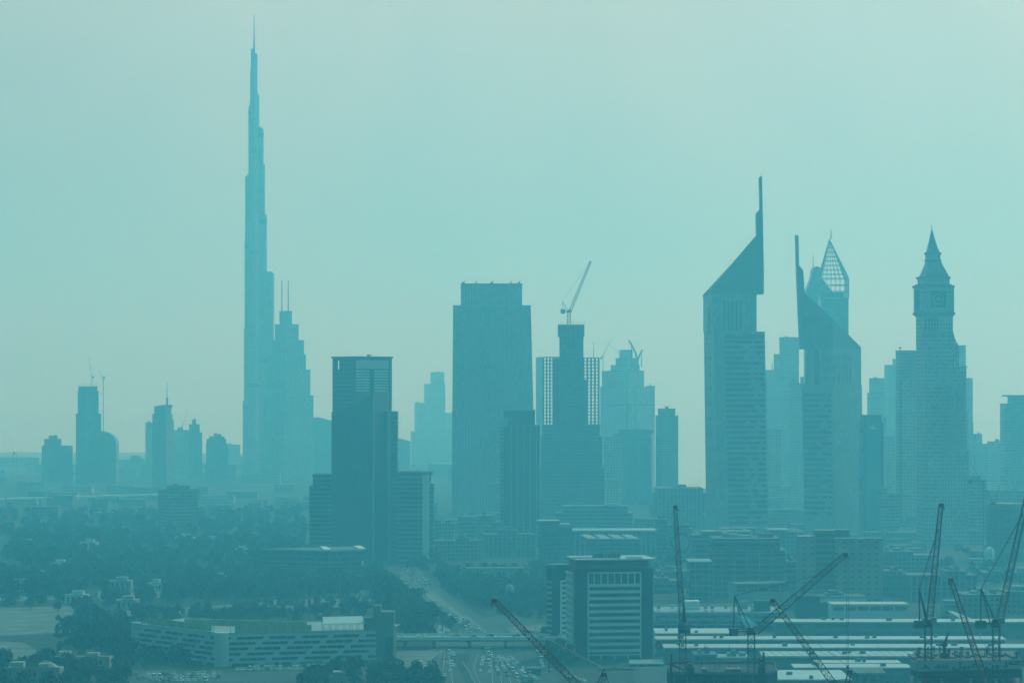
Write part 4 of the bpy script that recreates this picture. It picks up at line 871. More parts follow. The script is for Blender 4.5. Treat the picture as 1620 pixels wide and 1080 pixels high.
hall('small pale podium box at the right foot of the front office building', 1440, 996, 1050, 1049, 8, wallm='low2', roofm='concrete')
# ---------------------------------------------------------------- left: low glass block with bright roof corners
st = Site(494, 2110); Z = st.z; rt = thing('office_block', 'low dark glass block with bright roof corners among the trees', 'building', (st.X, 2110, 0))
P = st.rect(411, 577, .66, 64, 40, 0); P = [(st.x(521), 0), (st.x(576, 14), 14), (st.x(560, 62), 62), (st.x(411, 26), 26)]; c, r, bk, l = P; fl, fr = Face(l, c, 411, 521), Face(c, r, 521, 577)
mb = MB(); mb.prism(P, 0, Z(872)); mb.build('wall', FA['darkg'], rt)
mb = MB(); mb.prism([(a * 1.01, b) for a, b in P], Z(872), Z(870.5)); mb.build('roof', M['plant'], rt)
mb = MB(); fl.bar(mb, 0, fl.L, Z(872), Z(870), -1.0, .4); fr.bar(mb, 0, fr.L, Z(872), Z(870), -1, .4); mb.build('roof_edge', M['concrete'], rt)
for a, b, y in ((512, 523, 5), (566, 577, 16)):
    mb = MB(); z = Z(870.2); mb.add([(st.x(a), y, z), (st.x(b), y, z), (st.x(b - 6, y + 34), y + 34, z + .6), (st.x(a - 6, y + 34), y + 34, z + .6), (st.x(a), y, z + .5), (st.x(b), y, z + .5), (st.x(b - 6, y + 34), y + 34, z + 1.1), (st.x(a - 6, y + 34), y + 34, z + 1.1)], [[3, 2, 1, 0], [4, 5, 6, 7], [0, 1, 5, 4], [1, 2, 6, 5], [2, 3, 7, 6], [3, 0, 4, 7]]); mb.build('skylight', M['white'], rt)
mb = MB(); fr.bar(mb, fr.L - 2.4, fr.L - .4, Z(895), Z(888), -.2, .5); mb.build('bright_panel', M['white'], rt)
mb = MB(); fl.bar(mb, fl.L - .8, fl.L, 0, Z(872), -.2, .5); mb.build('corner_fin', M['conc_dark'], rt)
for k in range(4):
    mb = MB(); fl.bar(mb, 1, fl.L - 2, Z(880 + 10 * k) - .4, Z(880 + 10 * k), -.2, .25); fr.bar(mb, 1, fr.L - 3, Z(880 + 10 * k) - .4, Z(880 + 10 * k), -.2, .25); mb.build('floor_line', M['conc_dark'], rt)
# ---------------------------------------------------------------- left: multi-storey car park with slanted openings
st = Site(405, 1440); Z = st.z; rt = thing('car_park', 'multi-storey car park with slanted openings and ochre screens on its roof', 'car park', (st.X, 1440, 0))
cl, cc, crr = (st.x(212, 62), 62), (st.x(350), 0), (st.x(604, 22), 22)
fl, fr = Face(cl, cc, 212, 350), Face(cc, crr, 350, 604)
zt = Z(1003.5); FH = zt / 6.0
back = [cl, (cl[0] + 22, cl[1] + 46), (crr[0] + 8, crr[1] + 46), crr]
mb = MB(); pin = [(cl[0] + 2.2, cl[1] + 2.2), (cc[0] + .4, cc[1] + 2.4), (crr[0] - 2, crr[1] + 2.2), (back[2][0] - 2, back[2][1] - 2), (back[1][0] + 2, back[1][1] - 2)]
mb.prism(pin, 0, zt - 1.2); mb.build('dark_core', M['dark'], rt)  # dark box stands in for the shade inside the parking floors
mb = MB(); mb.prism([cl, cc, crr, back[2], back[1]], zt - .5, zt); mb.build('roof_deck', M['concrete'], rt)
R = random.Random(4)
for fc, nb in ((fl, 4), (fr, 5)):
    for k in range(6):                                            # one facade strip per floor: parapet plus leaning piers
        z0, z1 = FH * k, FH * (k + 1); mb = MB(); fc.bar(mb, 0, fc.L, z1 - FH * .46, z1, -.5, .25)
        bw = fc.L / nb; sh = bw * (.18 + .23 * k) % bw
        for j in range(-1, nb + 1):
            s = sh + bw * j; w = bw * .12; ln = .9
            a, b = max(0, s), min(fc.L, s + w)
            if b - a > .6: fc.poly(mb, [(max(0, a - ln), z0), (min(fc.L, b + ln * .3), z0), (min(fc.L, b + ln), z1 - FH * .46), (max(0, a - ln * .3), z1 - FH * .46)], -.5, .22)
            for q in (1, 2):
                t = s + w + (bw - w) * q / 3
                if 0 < t < fc.L: fc.bar(mb, t - .09, t + .09, z0, z1 - FH * .46, -.6, -.2)
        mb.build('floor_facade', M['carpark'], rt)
mb = MB(); mb.lathe([(3.9, 0), (3.9, zt + 1.2)], 18, cc[0], cc[1] + 1.6); mb.build('corner_pier', M['carpark'], rt)
mb = MB(); mb.box(cl[0] - 1.5, cl[0] + 3.2, cl[1] - 1.5, cl[1] + 3, 0, zt + 1.5); mb.build('end_pier', M['carpark'], rt)
def wallrun(name, a, b, z0, z1, mat, th=.3):
    mb = MB(); u = (Vector(b) - Vector(a)).normalized(); n = Vector((-u.y, u.x)) * th; mb.prism([a, b, tuple(Vector(b) + n), tuple(Vector(a) + n)], z0, z1); return mb.build(name, mat, rt)
L2 = lambda a, b, t: (a[0] + (b[0] - a[0]) * t, a[1] + (b[1] - a[1]) * t)
def inset(p, q): return (p[0], p[1] + q)
wallrun('roof_screen', inset(L2(cl, cc, .12), 14), inset(L2(cl, cc, .86), 14), zt, zt + 3.4, M['fence'])
wallrun('roof_screen', inset(L2(cc, crr, .07), 12), inset(L2(cc, crr, .55), 10), zt, zt + 3.4, M['fence'])
wallrun('roof_screen', inset(L2(cl, cc, .5), 34), inset(L2(cc, crr, .5), 34), zt, zt + 3.2, M['fence'])
wallrun('roof_parapet', inset(cl, .1), inset(cc, .1), zt, zt + .9, M['hoarding']); wallrun('roof_parapet', inset(cc, .1), inset(crr, .1), zt, zt + .9, M['hoarding'])
mb = MB()
for k in range(20):
    p = inset(L2(cl, cc, .1 + .8 * k / 9), 8) if k < 10 else inset(L2(cc, crr, .05 + .5 * (k - 10) / 9), 6)
    mb = MB(); mb.tube((*p, zt), (*p, zt + 3.8), .12); mb.build('roof_post', M['steel'], rt)
a, b = L2(cc, crr, .635), L2(cc, crr, .9); mb = MB()
mb.add([(a[0], a[1] + 1, zt + 4.2), (b[0], b[1] + 1, zt + 4.2), (b[0] - 3, b[1] + 17, zt + 6.6), (a[0] - 2, a[1] + 17, zt + 6.6), (a[0], a[1] + 1, zt + 4.5), (b[0], b[1] + 1, zt + 4.5), (b[0] - 3, b[1] + 17, zt + 6.9), (a[0] - 2, a[1] + 17, zt + 6.9)], [[3, 2, 1, 0], [4, 5, 6, 7], [0, 1, 5, 4], [1, 2, 6, 5], [2, 3, 7, 6], [3, 0, 4, 7]])
mb.build('canopy_roof', M['whiteroof'], rt)
mb = MB()
for k in range(7): p = L2(a, b, k / 6); mb.tube((p[0], p[1] + 1.4, zt), (p[0], p[1] + 1.4, zt + 4.2), .16); mb.tube((p[0] - 2, p[1] + 16, zt), (p[0] - 2, p[1] + 16, zt + 6.5), .16)
mb.build('canopy_post', M['steel'], rt)
mb = MB(); s0 = crr; mb.box(s0[0] - 4.5, s0[0] + 6.6, s0[1] - 1, s0[1] + 12, 0, Z(972.5)); mb.box(s0[0] - 4.5, s0[0] - .5, s0[1] + 1, s0[1] + 10, Z(972.5), Z(963)); mb.box(s0[0] - 9.5, s0[0] - 4.5, s0[1] - .6, s0[1] + 10, 0, Z(982)); mb.build('stair_tower', M['stairwall'], rt)
mb = MB(); mb.box(s0[0] + 2.2, s0[0] + 5.8, s0[1] - 1.3, s0[1] - .9, .5, Z(1012)); mb.build('stair_window', M['glass'], rt)
# ---------------------------------------------------------------- bridge over the highway
def bridge():
    y0, y1, zd = 1545, 1562, 5.6; X0, X1 = (560 - PX0) * y0 / F, (960 - PX0) * y0 / F
    rt = thing('road_bridge', 'concrete road bridge crossing above the jammed highway', 'bridge', ((X0 + X1) / 2, y0, 0)); cx = (X0 + X1) / 2
    mb = MB(); mb.box(X0 - cx, X1 - cx, 0, y1 - y0, zd - 1.9, zd); mb.build('deck', M['conc_dark'], rt)
    mb = MB(); mb.box(X0 - cx, X1 - cx, -.3, .1, zd - 1.0, zd + .8); mb.box(X0 - cx, X1 - cx, y1 - y0 - .1, y1 - y0 + .3, zd - .5, zd + 1.3); mb.build('parapet', M['white'], rt)
    for px in (640, 686, 742, 800, 868):
        x = (px - PX0) * y0 / F - cx; mb = MB()
        for yy in (3, 8.5, 14): mb.lathe([(.8, 0), (.8, zd - 1.9)], 10, x, yy)
        mb.box(x - 1, x + 1, 1.5, 15.5, zd - 2.9, zd - 1.9); mb.build('pier', M['conc_dark'], rt)
    o = sheet('bridge_road', [(X0, y0 + .2), (X1, y0 + .2), (X1, y1 - .2), (X0, y1 - .2)], zd + .02, M['concrete'], True)
bridge()
# far elevated road at the left
rt = thing('flyover', 'pale elevated road crossing the haze at the far left', 'flyover', (-540, 3480, 0)); mb = MB(); z = 12.5
X0, X1 = (-60 - PX0) * 3480 / F + 540, (232 - PX0) * 3480 / F + 540
mb.add([(X0, 0, z - 3), (X1, 150, z - 1), (X1, 164, z - 1), (X0, 14, z - 3), (X0, 0, z - 1), (X1, 150, z + 1), (X1, 164, z + 1), (X0, 14, z - 1)], [[3, 2, 1, 0], [4, 5, 6, 7], [0, 1, 5, 4], [1, 2, 6, 5], [2, 3, 7, 6], [3, 0, 4, 7]]); mb.build('deck', M['white'], rt)
for k in range(9):
    t = k / 8; mb = MB(); x = X0 + (X1 - X0) * t; mb.box(x - 1, x + 1, 150 * t + 3, 150 * t + 11, 0, z - 3 + 2 * t); mb.build('pier', M['concrete'], rt)
rt = thing('boundary_wall', 'thin pale boundary wall running across the far edge of the park', 'wall', (-450, 2930, 0)); mb = MB()
mb.box(-260, 190, 0, .5, 0, 3); mb.build('wall', M['hoarding'], rt)
# villas among the trees
V = [(93, 905, 26, 'white villa with a flat roof, half hidden by trees at the far left'), (62, 918, 22, 'low white villa in front of the leftmost treed plot'), (190, 935, 34, 'pale villa with a porch standing in a clear yard'), (245, 934, 22, 'pale villa just right of the villa with a porch'), (203, 884, 30, 'cluster of white tent-like roofs amid the park trees'), (30, 936, 40, 'long pale villa at the left edge beside a dirt lane'), (292, 860, 30, 'small pale villa at the far side of the park'), (340, 862, 44, 'long pale villa below the shadowy mid-rise slab'), (380, 878, 20, 'tiny villa left of the low dark glass block'), (140, 868, 26, 'pale villa at the back of the park on the left'), (40, 868, 24, 'hazy villa in the far left corner of the park'), (345, 925, 22, 'small villa below the thick grove'), (120, 955, 36, 'low shed beside the sandy lot'), (200, 962, 34, 'pale low shed above the car park trees')]
for i, (px, py, w, lab) in enumerate(V):
    X, d = G(px, py); k = d / F; R = random.Random(i); h = R.uniform(4.5, 7.5) if i != 4 else 3.5; rt = thing('villa', lab, 'villa', (X, d, 0)); W_ = w * k
    mb = MB(); mb.box(-W_ / 2, W_ / 2, 0, 11, 0, h); mb.box(-W_ * .2, W_ * .3, 2, 9, h, h + 2.6); mb.build('wall', M[('white', 'beige', 'concrete')[i % 3] if i not in (0, 1, 4) else 'white'], rt)
    mb = MB(); mb.box(-W_ / 2 - .3, W_ / 2 + .3, -.3, 11.3, h, h + .35); mb.box(-W_ * .2 - .2, W_ * .3 + .2, 1.8, 9.2, h + 2.6, h + 2.9)
    if i == 4:
        for q in range(5): mb.lathe([(W_ * .11, h), (W_ * .07, h + 2.2), (.1, h + 3.6)], 10, -W_ * .4 + W_ * .2 * q, 4)
    mb.build('roof', M['whiteroof'] if i in (0, 1, 4) else M['concrete'], rt)
    for q in range(4):
        mb = MB(); x = -W_ * .4 + W_ * .23 * q; mb.box(x, x + W_ * .1, -.12, .1, 1, h - 1.2); mb.build('window', M['glass'], rt)
for px, py, w, h, lab in ((127, 1062, 92, 7, 'beige flat-roofed villa at the bottom left, beside the lamp pole'), (50, 1082, 88, 7.5, 'beige villa with a hipped roof at the bottom left corner')):
    X, d = G(px, py); W_ = w * d / F; rt = thing('villa', lab, 'villa', (X, d, 0)); mb = MB(); mb.box(-W_ / 2, W_ / 2, 0, 14, 0, h); mb.box(-W_ / 2 + 3, -W_ / 2 + 9, 3, 10, h, h + 3); mb.box(W_ * .1, W_ * .3, 2, 9, h, h + 2.4); mb.build('wall', M['beige'], rt)
    mb = MB(); mb.box(-W_ / 2 - .3, W_ / 2 + .3, -.3, .2, h, h + 1)
    if h > 7.2: mb.loft([(W_ * .0, 4), (W_ * .42, 4), (W_ * .42, 13), (W_ * .0, 13)], h + .01, [(W_ * .15, 8), (W_ * .27, 8), (W_ * .27, 9), (W_ * .15, 9)], h + 3.2)
    mb.build('roof', M['beige'], rt)
    for q in range(6):
        mb = MB(); x = -W_ * .42 + W_ * .15 * q; mb.box(x, x + 1.2, -.15, .1, h * .55, h * .82); mb.build('window', M['glass'], rt)
rt, st = B('kiosk', 'small beige stepped tower room poking up among the bottom trees', 1340, [(527, 546, 1062.5), (522, 552, 1070)], M['beige'], None, depth=7, plant=0, roof='beige')
rt, st = B('villa', 'long white low building with end turrets behind the roadside wood', 2080, [(727, 838, 898)], M['hoarding'], None, depth=14, plant=0)
mb = MB(); mb.box(st.x(730), st.x(736), 1, 6, st.z(898), st.z(893)); mb.box(st.x(829), st.x(836), 1, 6, st.z(898), st.z(891)); mb.build('turret', M['hoarding'], rt)
st = Site(806, 1900); rt = thing('kiosk', 'small pale domed shrine-like kiosk right of the highway wood', 'building', (st.X, 1900, 0)); mb = MB(); mb.lathe([(3.4, 0), (3.4, 8), (2.6, 10.5), (.6, 12)], 14); mb.build('shell', M['concrete'], rt)
B('office_block', 'low service block beside the highway left of the narrow dark building', 1640, [(816, 872, 1003)], M['hoarding'], None, depth=14, plant=2)
B('office_block', 'dark little pump house beside the right carriageway', 1395, [(833, 856, 1056)], M['plant'], None, depth=7, plant=0)
# hazy low blocks far behind the park
R = random.Random(77)
for k in range(46):
    d = R.uniform(4400, 6400); px = R.uniform(-30, 720) if k > 8 else R.uniform(176, 400); w = R.uniform(18, 60); y = max(734, GD(d) - R.uniform(6, 26)) if k > 8 else R.uniform(733, 748)
    B('low_block', 'faint low block on the far horizon under the left skyline', d, [(px, px + w, y)], R.choice(['low', 'mid', 'pale']), R.choice([None, .3]), depth=24, plant=0, roof='roofgrey', group='faint blocks on the far left horizon')
R = random.Random(21)
for k in range(34):
    d = R.uniform(3150, 4150); px = R.uniform(-20, 485); w = R.uniform(16, 55); y = GD(d) - R.uniform(9, 20)
    B('low_block', 'low hazy block in the far quarter beyond the park trees', d, [(px, px + w, y)], R.choice(['low', 'mid', 'pale']), R.choice([None, .3]), depth=24, plant=0, roof='roofgrey', group='low blocks beyond the park')
for k in range(26):
    d = R.uniform(2700, 3700); px = R.uniform(640, 900); w = R.uniform(20, 50); y = GD(d) - R.uniform(8, 18)
    B('low_block', 'low hazy block at the foot of the central towers', d, [(px, px + w, y)], R.choice(['low', 'mid']), None, depth=24, plant=0, roof='roofgrey', group='low blocks under the central towers')
for k in range(62):
    d = R.uniform(2350, 3600); px = R.uniform(1000, 1640); w = R.uniform(24, 60); y = GD(d) - R.uniform(10, 34)
    B('low_block', 'low hazy block at the foot of the right-hand towers', d, [(px, px + w, y)], R.choice(['low', 'mid', 'low2']), R.choice([None, .25]), depth=24, plant=0, roof='roofgrey', group='low blocks under the right-hand towers')
for k in range(34):
    d = R.uniform(1700, 3600); px = R.uniform(1640, 1960); w = R.uniform(24, 60); y = GD(d) - R.uniform(10, 34)
    B('low_block', 'low hazy block at the foot of the right-hand towers', d, [(px, px + w, y)], R.choice(['low', 'mid', 'low2']), R.choice([None, .25]), depth=24, plant=0, roof='roofgrey', group='low blocks under the right-hand towers')
# ---------------------------------------------------------------- building sites in front
st = Site(1143, 1000); Z = st.z; rt = thing('construction_core', 'dark concrete building site with rough bar-tipped rim, bottom centre', 'building site', (st.X, 1000, 0))
P = [(st.x(1055, 12), 12), (st.x(1064), 0), (st.x(1212), 0), (st.x(1230, 9), 9), (st.x(1226, 40), 40), (st.x(1060, 40), 40)]
mb = MB(); mb.prism(P, 0, Z(1066)); mb.build('wall', M['navy'], rt)
mb = MB(); R = random.Random(2)
for a, b in zip(P, P[1:] + P[:1]):
    for k in range(6):
        p, q = L2(a, b, k / 6), L2(a, b, (k + .96) / 6); h = R.uniform(.4, 1.2); u = (Vector(q) - Vector(p)).normalized(); n = Vector((-u.y, u.x)) * .5
        mb.prism([p, q, tuple(Vector(q) + n), tuple(Vector(p) + n)], Z(1066), Z(1066) + h)
mb.build('rim', M['conc_dark'], rt)
mb = MB()
for k in range(30): x = R.uniform(st.x(1062), st.x(1222)); y = R.uniform(1, 30); mb.tube((x, y, Z(1066)), (x, y, Z(1066) + R.uniform(1.5, 3.6)), .07, 3)
mb.build('starter_bars', M['steel'], rt)
mb = MB()
for px, w in ((1112, 8), (1150, 16), (1168, 6)): mb.box(st.x(px), st.x(px + w), 4, 10, Z(1066), Z(1066) + 1.5)
mb.build('formwork', M['redsteel'], rt)
mb = MB()
for k in range(7): mb.box(st.x(1066 + 20.8 * k), st.x(1067.2 + 20.8 * k), -.35, .1, 0, Z(1067))
mb.build('form_strip', M['conc_dark'], rt)
def pump(label, d, mastpx, pts, ybase, ytop, mat):
    st = Site(mastpx, d); rt = thing('concrete_pump', label, 'concrete pump', (st.X, d, st.z(ybase))); z0 = st.z(ybase)
    mb = MB(); mb.tube((0, 0, 0), (0, 0, st.z(ytop) - z0), .42, 8); mb.build('mast', M['steel'], rt)
    for a, b in zip(pts, pts[1:]):
        mb = MB(); mb.tube((st.x(a[0]), -.4, st.z(a[1]) - z0), (st.x(b[0]), -.4, st.z(b[1]) - z0), .55, 4); mb.build('boom', mat, rt)
    mb = MB(); a = pts[-1]; mb.lathe([(.6, st.z(ybase) - z0), (1.5, 1.0), (1.7, 3.0), (.9, 4.4)], 8, st.x(pts[0][0]), 0); mb.build('turret', M['steel'], rt)
    return rt
pump('red folded concrete pump boom on the left of the central building site', 985, 1062, [(1092, 1045), (1057.5, 1048.5), (1084, 1059), (1092, 1064)], 1068, 1034, M['redsteel'])
pump('dark jumbled concrete pump beside the middle crane mast', 990, 1208, [(1205, 1060), (1199, 1041), (1210, 1049), (1206, 1063)], 1068, 1031, M['steel'])
# hoarded site at the right
st = Site(1535, 960); Z = st.z; rt = thing('construction_core', 'hoarded building site with lettered grey hoarding, bottom right corner', 'building site', (st.X, 960, 0))
P = [(st.x(1441, 13), 13), (st.x(1451.5), 0), (st.x(1617, 2), 2), (st.x(1612, 36), 36), (st.x(1446, 40), 40)]
fl, fr = Face(P[0], P[1], 1441, 1451.5), Face(P[1], P[2], 1451.5, 1617)
mb = MB(); mb.prism(P, Z(1072), Z(1061)); mb.build('wall', M['navy'], rt)
mb = MB(); mb.prism([(a * .985, b + .6) for a, b in P], Z(1061), Z(1045) + .2); mb.build('top_deck', M['conc_dark'], rt)
mb = MB(); mb.prism([(a * .985, b + .6) for a, b in P], Z(1088), Z(1086)); mb.prism([(a * .99 , b + 3) for a, b in P], 0, Z(1088)); mb.build('lower_floor', M['conc_dark'], rt)
mb = MB()
for t in (.02, .22, .5, .74, .985): fr.bar(mb, fr.L * t, fr.L * t + .9, Z(1086), Z(1072), -1.2, -.3)
for t in (.3, .7): fl.bar(mb, fl.L * t, fl.L * t + .8, Z(1086), Z(1072), -1.2, -.3)
mb.build('columns', M['concrete'], rt)
mb = MB(); fr.poly(mb, [(0, Z(1060.8)), (fr.L, Z(1057.5)), (fr.L, Z(1042.3)), (0, Z(1046.2))], .05, .3); fl.poly(mb, [(0, Z(1057, 13)), (fl.L, Z(1060.8)), (fl.L, Z(1046.2)), (0, Z(1041, 13))], .05, .3); hd = mb.build('hoarding', M['signsheet'], rt)
mb = MB()
for k in range(42): s = fr.L * (k + .5) / 42; fr.bar(mb, s - .12, s + .12, Z(1068), Z(1061), .02, .18)
mb.build('prop_row', M['conc_dark'], rt)
def sgn(body, size, px, y, sx=1.0): 
    s = fr.s_(px); p = fr.a + fr.u * s + fr.n * .36; return text(body, size, hd, (p.x, p.y, Z(y)), math.atan2(fr.u.y, fr.u.x), M['signtext'], sx=sx)
mb = MB(); S_ = fr.s_; y0 = Z(1057); q = lambda px, y: (S_(px), Z(y))
fr.poly(mb, [q(1455.5, 1057.5), q(1464, 1053.5), q(1460, 1049.8), q(1462.5, 1050.2), q(1468, 1053.6), q(1464.5, 1055.6)], .2, .38); fr.poly(mb, [q(1465.5, 1056.8), q(1469, 1055), q(1472, 1056.9)], .2, .38)
mb.build('logo', M['signtext'], hd)
sgn('\ufef2\ufe91\ufea9 \ufe80\ufe8d\ufeae\ufe9b\ufe87', 1.35, 1489, 1051.2); sgn('ITHRA DUBAI', .82, 1489, 1055.3)
sgn('\ufede\ufef4\ufe92\ufecb\ufeaf \ufee5\ufeed', 2.9, 1544, 1052.2, 1.55); sgn('ALEC', 1.75, 1605.5, 1048.9, 1.1)
mb = MB(); fr.poly(mb, [q(1587, 1055.8), q(1591.5, 1046.3), q(1593.8, 1053), q(1592.4, 1053.4), q(1591, 1049.6), q(1588.4, 1055)], .2, .38); fr.poly(mb, [q(1587.6, 1055.8), q(1594.8, 1054), q(1594, 1052.8), q(1588.2, 1054.6)], .21, .39); mb.build('logo', M['signtext'], hd)
R = random.Random(6)
for k in range(22):
    px = R.uniform(1448, 1612); x = st.x(px); y = R.uniform(3, 26); h = R.uniform(2.4, 3.8); n = R.choice([1, 2, 3]); mb = MB()
    for j in range(n): mb.tube((x + j * .45, y, Z(1045)), (x + j * .45, y, Z(1045) + h), .16, 4)
    if n == 3: mb.box(x - .2, x + 1.1, y - .3, y + .3, Z(1045) + h - .3, Z(1045) + h)
    mb.build('column_bars', M['steel'], rt)
mb = MB()
for k in range(14): px = 1450 + 12 * k; mb.box(st.x(px), st.x(px + R.uniform(4, 10)), R.uniform(4, 18), 22, Z(1045), Z(1045) + R.uniform(.4, 1.1))
mb.build('formwork', M['conc_dark'], rt)
mb = MB(); x = st.x(1501); z0 = Z(1045); mb.box(x - 1.4, x + 1.4, 8, 11, z0, z0 + 2.2); mb.tube((x, 9, z0 + 2), (x - .2, 9, z0 + 5.2), .7, 6); mb.box(x - 1.2, x + .9, 8.4, 9.6, z0 + 4.4, z0 + 5.6); mb.tube((x - .2, 9, z0 + 5), (x + 1.4, 9, z0 + 9.4), .55, 4, .4)
mb.build('placing_boom', M['steel'], rt)
# ---------------------------------------------------------------- cranes
def crane(label, d, mpx, mw, yb, yslew, jib, tip, apex, cw, dyj=0.0, foot=None, wj=1.8, bays=22, hook=None, pend=None, mat='steel', rad=.145):
    """luffing tower crane; pixel rows give the heights of its joints, dyj is how far the jib tip leans away"""
    st = Site(mpx, d); Z = st.z; k = st.k; zb = Z(yb); rt = thing('tower_crane', label, 'crane', (st.X, d, foot if foot is not None else zb)); o = foot if foot is not None else zb
    z = lambda y, dy=0: Z(y, dy) - o; s = MB(); w = mw * k
    s.lattice((0, 0, 0), (0, 0, z(yslew)), w, max(3, int((z(yslew)) / (w * 1.15))), rad * 1.25); s.build('mast', M[mat], rt)
    s = MB(); s.lathe([(w * .75, z(yslew)), (w * .8, z(yslew) + .8), (w * .6, z(yslew) + 1.0)], 12)
    x1 = st.x(cw[0]); sg = 1 if x1 > 0 else -1; s.box(min(x1, 0), max(x1, 0), -1.1, 1.1, z(yslew) + 1.0, z(yslew) + 1.5); s.box(-1.4, 1.4, -1.3, 1.3, z(yslew) + 1.0, z(yslew) + 2.6); s.build('slewing_platform', M[mat], rt)
    s = MB(); a, b, y0, y1 = cw; s.box(min(st.x(a), st.x(b)), max(st.x(a), st.x(b)), -1.5, 1.5, z(y1), z(y0)); s.build('counterweight', M['plant'], rt)
    s = MB(); s.box(-1.6 * sg - 1, -1.6 * sg + 1, -2.4, -.9, z(yslew) + 1.2, z(yslew) + 3.4); s.build('cab', M['hoarding'], rt)
    ap = (st.x(apex[0]), 0, z(apex[1])); s = MB()
    for yy in (-.9, .9):
        s.tube((ap[0], yy * .5, ap[2]), (0, yy, z(yslew) + 1.4), .26, 4); s.tube((ap[0], yy * .5, ap[2]), (st.x((cw[0] + cw[1]) / 2), yy, z(cw[2])), .16, 4)
        s.tube((ap[0], yy * .5, ap[2]), (st.x(mpx + (cw[1] - mpx) * .55), yy, z(yslew) + 1.4), .14, 4)
    for t in (.2, .4, .6, .8): s.tube((ap[0] * (1 - t), -.9, ap[2] + (z(yslew) + 1.4 - ap[2]) * t), (ap[0] * (1 - t), .9, ap[2] + (z(yslew) + 1.4 - ap[2]) * t), .12, 3)
    s.build('a_frame', M[mat], rt)
    j0 = (st.x(jib[0]), 0, z(jib[1])); j1 = (st.x(tip[0], dyj), dyj, z(tip[1], dyj)); s = MB(); s.lattice(j0, j1, wj, bays, rad, wj * .62, up=(0, 1, 0) if abs(dyj) < 1 else (1, 0, 0)); jo = s.build('jib', M[mat], rt)
    s = MB(); v = Vector(j1); s.box(v.x - .6, v.x + .9, v.y - .8, v.y + .8, v.z - .6, v.z + .7); s.tube(v + Vector((.4, 0, 0)), v + Vector((1.3, 0, -1.2)), .3); s.build('jib_head', M[mat], jo)
    s = MB(); t = pend or .75; e = Vector(j0).lerp(Vector(j1), t) + Vector((0, 0, .9))
    for yy in (-.4, .4): s.tube((ap[0], yy, ap[2]), (e.x, e.y + yy, e.z), .13, 4)
    for f_ in (.35, .62): q = Vector(ap).lerp(e, f_); s.box(q.x - .35, q.x + .35, q.y - .5, q.y + .5, q.z - .22, q.z + .22)
    s.build('pendant_line', M['cable'], rt)
    if hook is not None:
        s = MB(); h = z(hook, dyj)
        for xx in (.5, 1.4): s.tube((v.x + xx, v.y, v.z - .8), (v.x + .95 + (xx - .95) * .6, v.y, h + 1.2), .085, 3)
        s.build('hoist_rope', M['cable'], rt); s = MB(); s.box(v.x + .5, v.x + 1.4, v.y - .3, v.y + .3, h, h + 1.3); s.tube((v.x + .95, v.y, h), (v.x + .95, v.y, h - .9), .15); s.build('hook_block', M['steel'], rt)
    return rt, st
crane('crane seen end-on with its jib raised nearly upright, left of the central site', 1010, 1080, 10, 1066, 1000, (1080, 985), (1068, 802), (1081.5, 946), (1073, 1092, 985, 1001), dyj=16, hook=None, bays=34, pend=.35, wj=2.0)
crane('middle crane with its long jib leaning right, counterweight out to the left', 1005, 1188.5, 10.5, 1066, 1003, (1195, 998), (1337, 877), (1162, 941.5), (1154, 1167, 993, 1005), hook=1057, pend=.7, wj=2.6, bays=19)
crane('right-hand crane with a steep jib, standing left on the lettered hoarded site', 955, 1468.5, 10.5, 1045, 991, (1470, 986), (1488.5, 799), (1454, 931), (1446.5, 1463, 981, 993), hook=None, pend=.78, wj=2.1, bays=28)
crane('rightmost crane whose steep jib runs out of the picture edge', 955, 1576, 10.5, 1045, 991, (1580, 986), (1628, 770), (1552, 931), (1544, 1559, 981, 993), hook=None, pend=.78, wj=2.2, bays=30)
crane('tall crane on the core of the unfinished tower frame, jib raised to the right', 3010, 900, 5, 513, 494, (902, 492), (934, 414), (889.5, 476.5), (887, 894, 489, 496), pend=.96, wj=3.0, bays=16, rad=.34)
# crane pieces whose masts stand below the picture: jibs rising into view
def low_crane(label, d, root_px, root_y, tip, mat, w=2.0, bays=26, rope=None, hk=True):
    st = Site(root_px, d); Z = st.z; zr = Z(root_y); rt = thing('tower_crane', label, 'crane', (st.X, d, 0))
    s = MB(); s.lattice((0, 0, 0), (0, 0, zr - .6), 2.2, max(4, int(zr / 3)), .16); s.build('mast', M[mat], rt)
    s = MB(); sg = 1 if tip[0] < root_px else -1; s.box(-1.3, 1.3, -1.3, 1.3, zr - 1.2, zr + .4); s.box(min(0, sg * 7), max(0, sg * 7), -1, 1, zr - 1, zr - .5); s.build('slewing_platform', M[mat], rt)
    s = MB(); s.box(min(sg * 5, sg * 8), max(sg * 5, sg * 8), -1.5, 1.5, zr - 2.6, zr - .2); s.build('counterweight', M['plant'], rt)
    j1 = Vector((st.x(tip[0]), 0, Z(tip[1]))); s = MB(); s.lattice((0, 0, zr), j1, w, bays, .13, w * .6, up=(0, 1, 0)); jo = s.build('jib', M[mat], rt)
    s = MB(); s.box(j1.x - .7, j1.x + .7, -.7, .7, j1.z - .6, j1.z + .5); s.tube(j1, j1 + Vector((-.9 if tip[0] < root_px else .9, 0, -1.1)), .22); s.tube(j1 + Vector((-.9, 0, -1.1)), j1 + Vector((0, 0, -1.5)), .18); s.build('jib_head', M[mat], jo)
    e = j1 * .72 + Vector((0, 0, zr * .28 + .8)); a = Vector((sg * 3.4, 0, zr + 8)); s = MB(); s.tube(a, e, .07, 3); s.tube(a, (sg * 6, 0, zr), .12, 4); s.tube(a, (0, 0, zr), .2, 4); s.build('pendant_line', M['cable'], rt)
low_crane('reddish jib slanting up to the left across the highway, bottom centre', 720, 935, 1105, (782, 949), 'redsteel', 1.9, 24)
